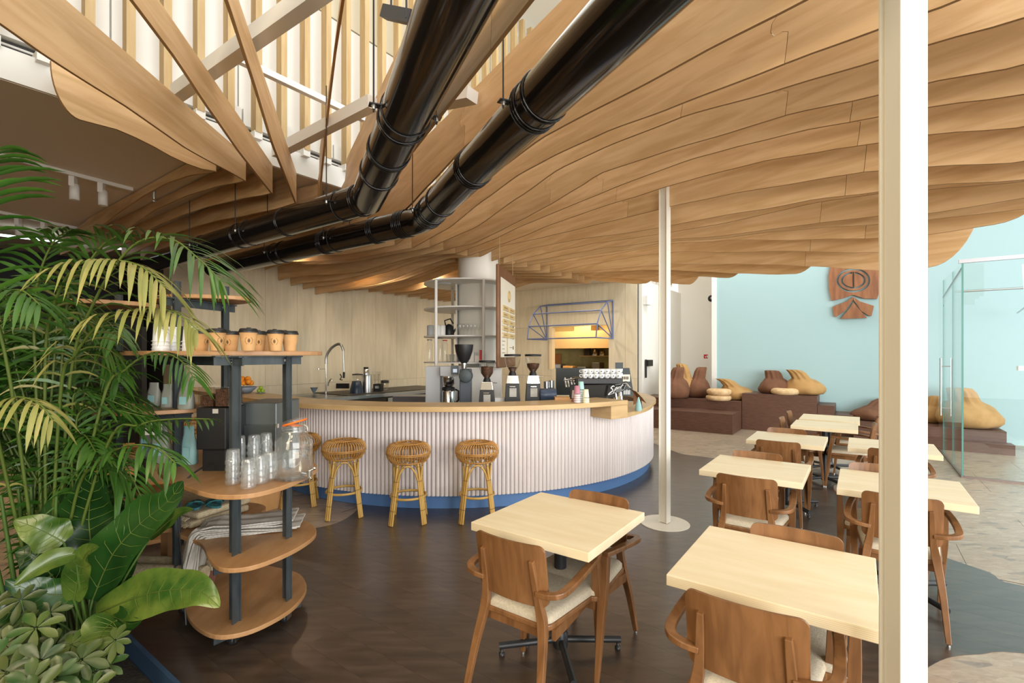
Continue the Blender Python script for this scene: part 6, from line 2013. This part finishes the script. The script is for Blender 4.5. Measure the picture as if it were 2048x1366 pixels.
broad(pf((148, 1200, 2.35), (158, 1150, 2.33), (172, 1108, 2.3), (198, 1094, 2.26)), .06, M_leaf_lime, .35, seed=6)
broad(pf((232, 1242, 2.3), (212, 1255, 2.24), (198, 1280, 2.18), (190, 1312, 2.14)), .085, M_leaf_lime, .15, seed=7)
broad(pf((300, 1075, 2.5), (335, 1045, 2.46), (362, 1025, 2.42), (386, 1018, 2.38)), .035, M_leaf_lime, .3, seed=8)
broad(pf((215, 1180, 2.5), (250, 1125, 2.52), (262, 1090, 2.54)), .07, M_leaf_big, .3, seed=9)
broad(pf((120, 1170, 2.45), (85, 1130, 2.4), (60, 1110, 2.38), (30, 1105, 2.36)), .075, M_leaf_big, .3, seed=10)
broad(pf((160, 1190, 2.4), (110, 1190, 2.35), (60, 1180, 2.3), (10, 1160, 2.25)), .075, M_leaf_big, .2, seed=11)
broad(pf((210, 1230, 2.42), (230, 1235, 2.36), (260, 1248, 2.3), (285, 1240, 2.26)), .05, M_leaf_big, .2, seed=12)
broad(pf((130, 1120, 2.5), (110, 1060, 2.5), (120, 1010, 2.5), (150, 985, 2.5)), .08, M_leaf_big, .2, seed=13)
broad(pf((100, 1240, 2.35), (60, 1225, 2.3), (20, 1225, 2.25), (-20, 1240, 2.2)), .07, M_leaf_big, .2, seed=14)

# umbrella plant
up_ = thing('umbrella_plant', 'low umbrella plant with radiating leaflets in the bottom left corner', 'plant', (-2.0, 2.05, .05))
UB = Vector((-2.0, 2.05, .08))
ROS = [(42, 1200, 2.25, .10), (72, 1256, 2.12, .11), (46, 1243, 2.2, .08), (230, 1281, 2.14, .078), (81, 1322, 2.0, .12), (15, 1345, 1.95, .12), (162, 1320, 2.05, .105), (112, 1356, 1.95, .11), (143, 1290, 2.15, .08), (10, 1290, 2.1, .10), (190, 1345, 2.05, .09), (60, 1366, 1.9, .11),
       (215, 1330, 2.12, .075), (110, 1290, 2.2, .09), (-10, 1320, 2.0, .11), (20, 1240, 2.25, .09), (150, 1370, 2.0, .09), (35, 1310, 2.1, .09), (100, 1225, 2.3, .08), (-15, 1210, 2.3, .1), (185, 1375, 2.0, .09), (70, 1390, 1.85, .12), (130, 1335, 2.15, .09)]
rs = random.Random(9)
for px, py, Y, L in ROS:
    c = P(px, py, Y)
    ax = Vector((.25 + rs.uniform(-.25, .25), -.75, .75 + rs.uniform(-.2, .3))).normalized()
    u = ax.orthogonal().normalized(); v = ax.cross(u)
    mb = MB()
    n = rs.choice((7, 8, 9))
    for k in range(n):
        a = 2 * pi * k / n + rs.uniform(-.12, .12)
        d = u * cos(a) + v * sin(a) + ax * .12
        l_ = L * rs.uniform(.8, 1.1)
        # lance-shaped leaflet that widens past the middle
        dd_ = d.normalized(); side = dd_.cross(ax).normalized()
        vs = []
        for f, w in ((.08, .02), (.25, .09), (.5, .17), (.72, .19), (.88, .12), (1.0, .01)):
            q = c + dd_ * (l_ * f) - Vector((0, 0, l_ * .22 * f * f))
            vs += [q - side * (w * l_), q - ax * (w * l_ * .25), q + side * (w * l_)]
        fs = []
        for i in range(5):
            for k2 in range(2):
                b0 = 3 * i + k2; fs.append((b0, b0 + 1, b0 + 4, b0 + 3))
        mb.add(vs, fs, True)
    r_ = part('leaf_rosette', mb, M_leaf_sch, up_, world=True)
    part('leaf_stalk', MB().tube(spline([UB + Vector((rs.uniform(-.12, .12), rs.uniform(-.1, .15), 0)), UB.lerp(c, .6) + Vector((0, 0, -.02)), c], 4), .003, 5), M_stem, r_, world=True)
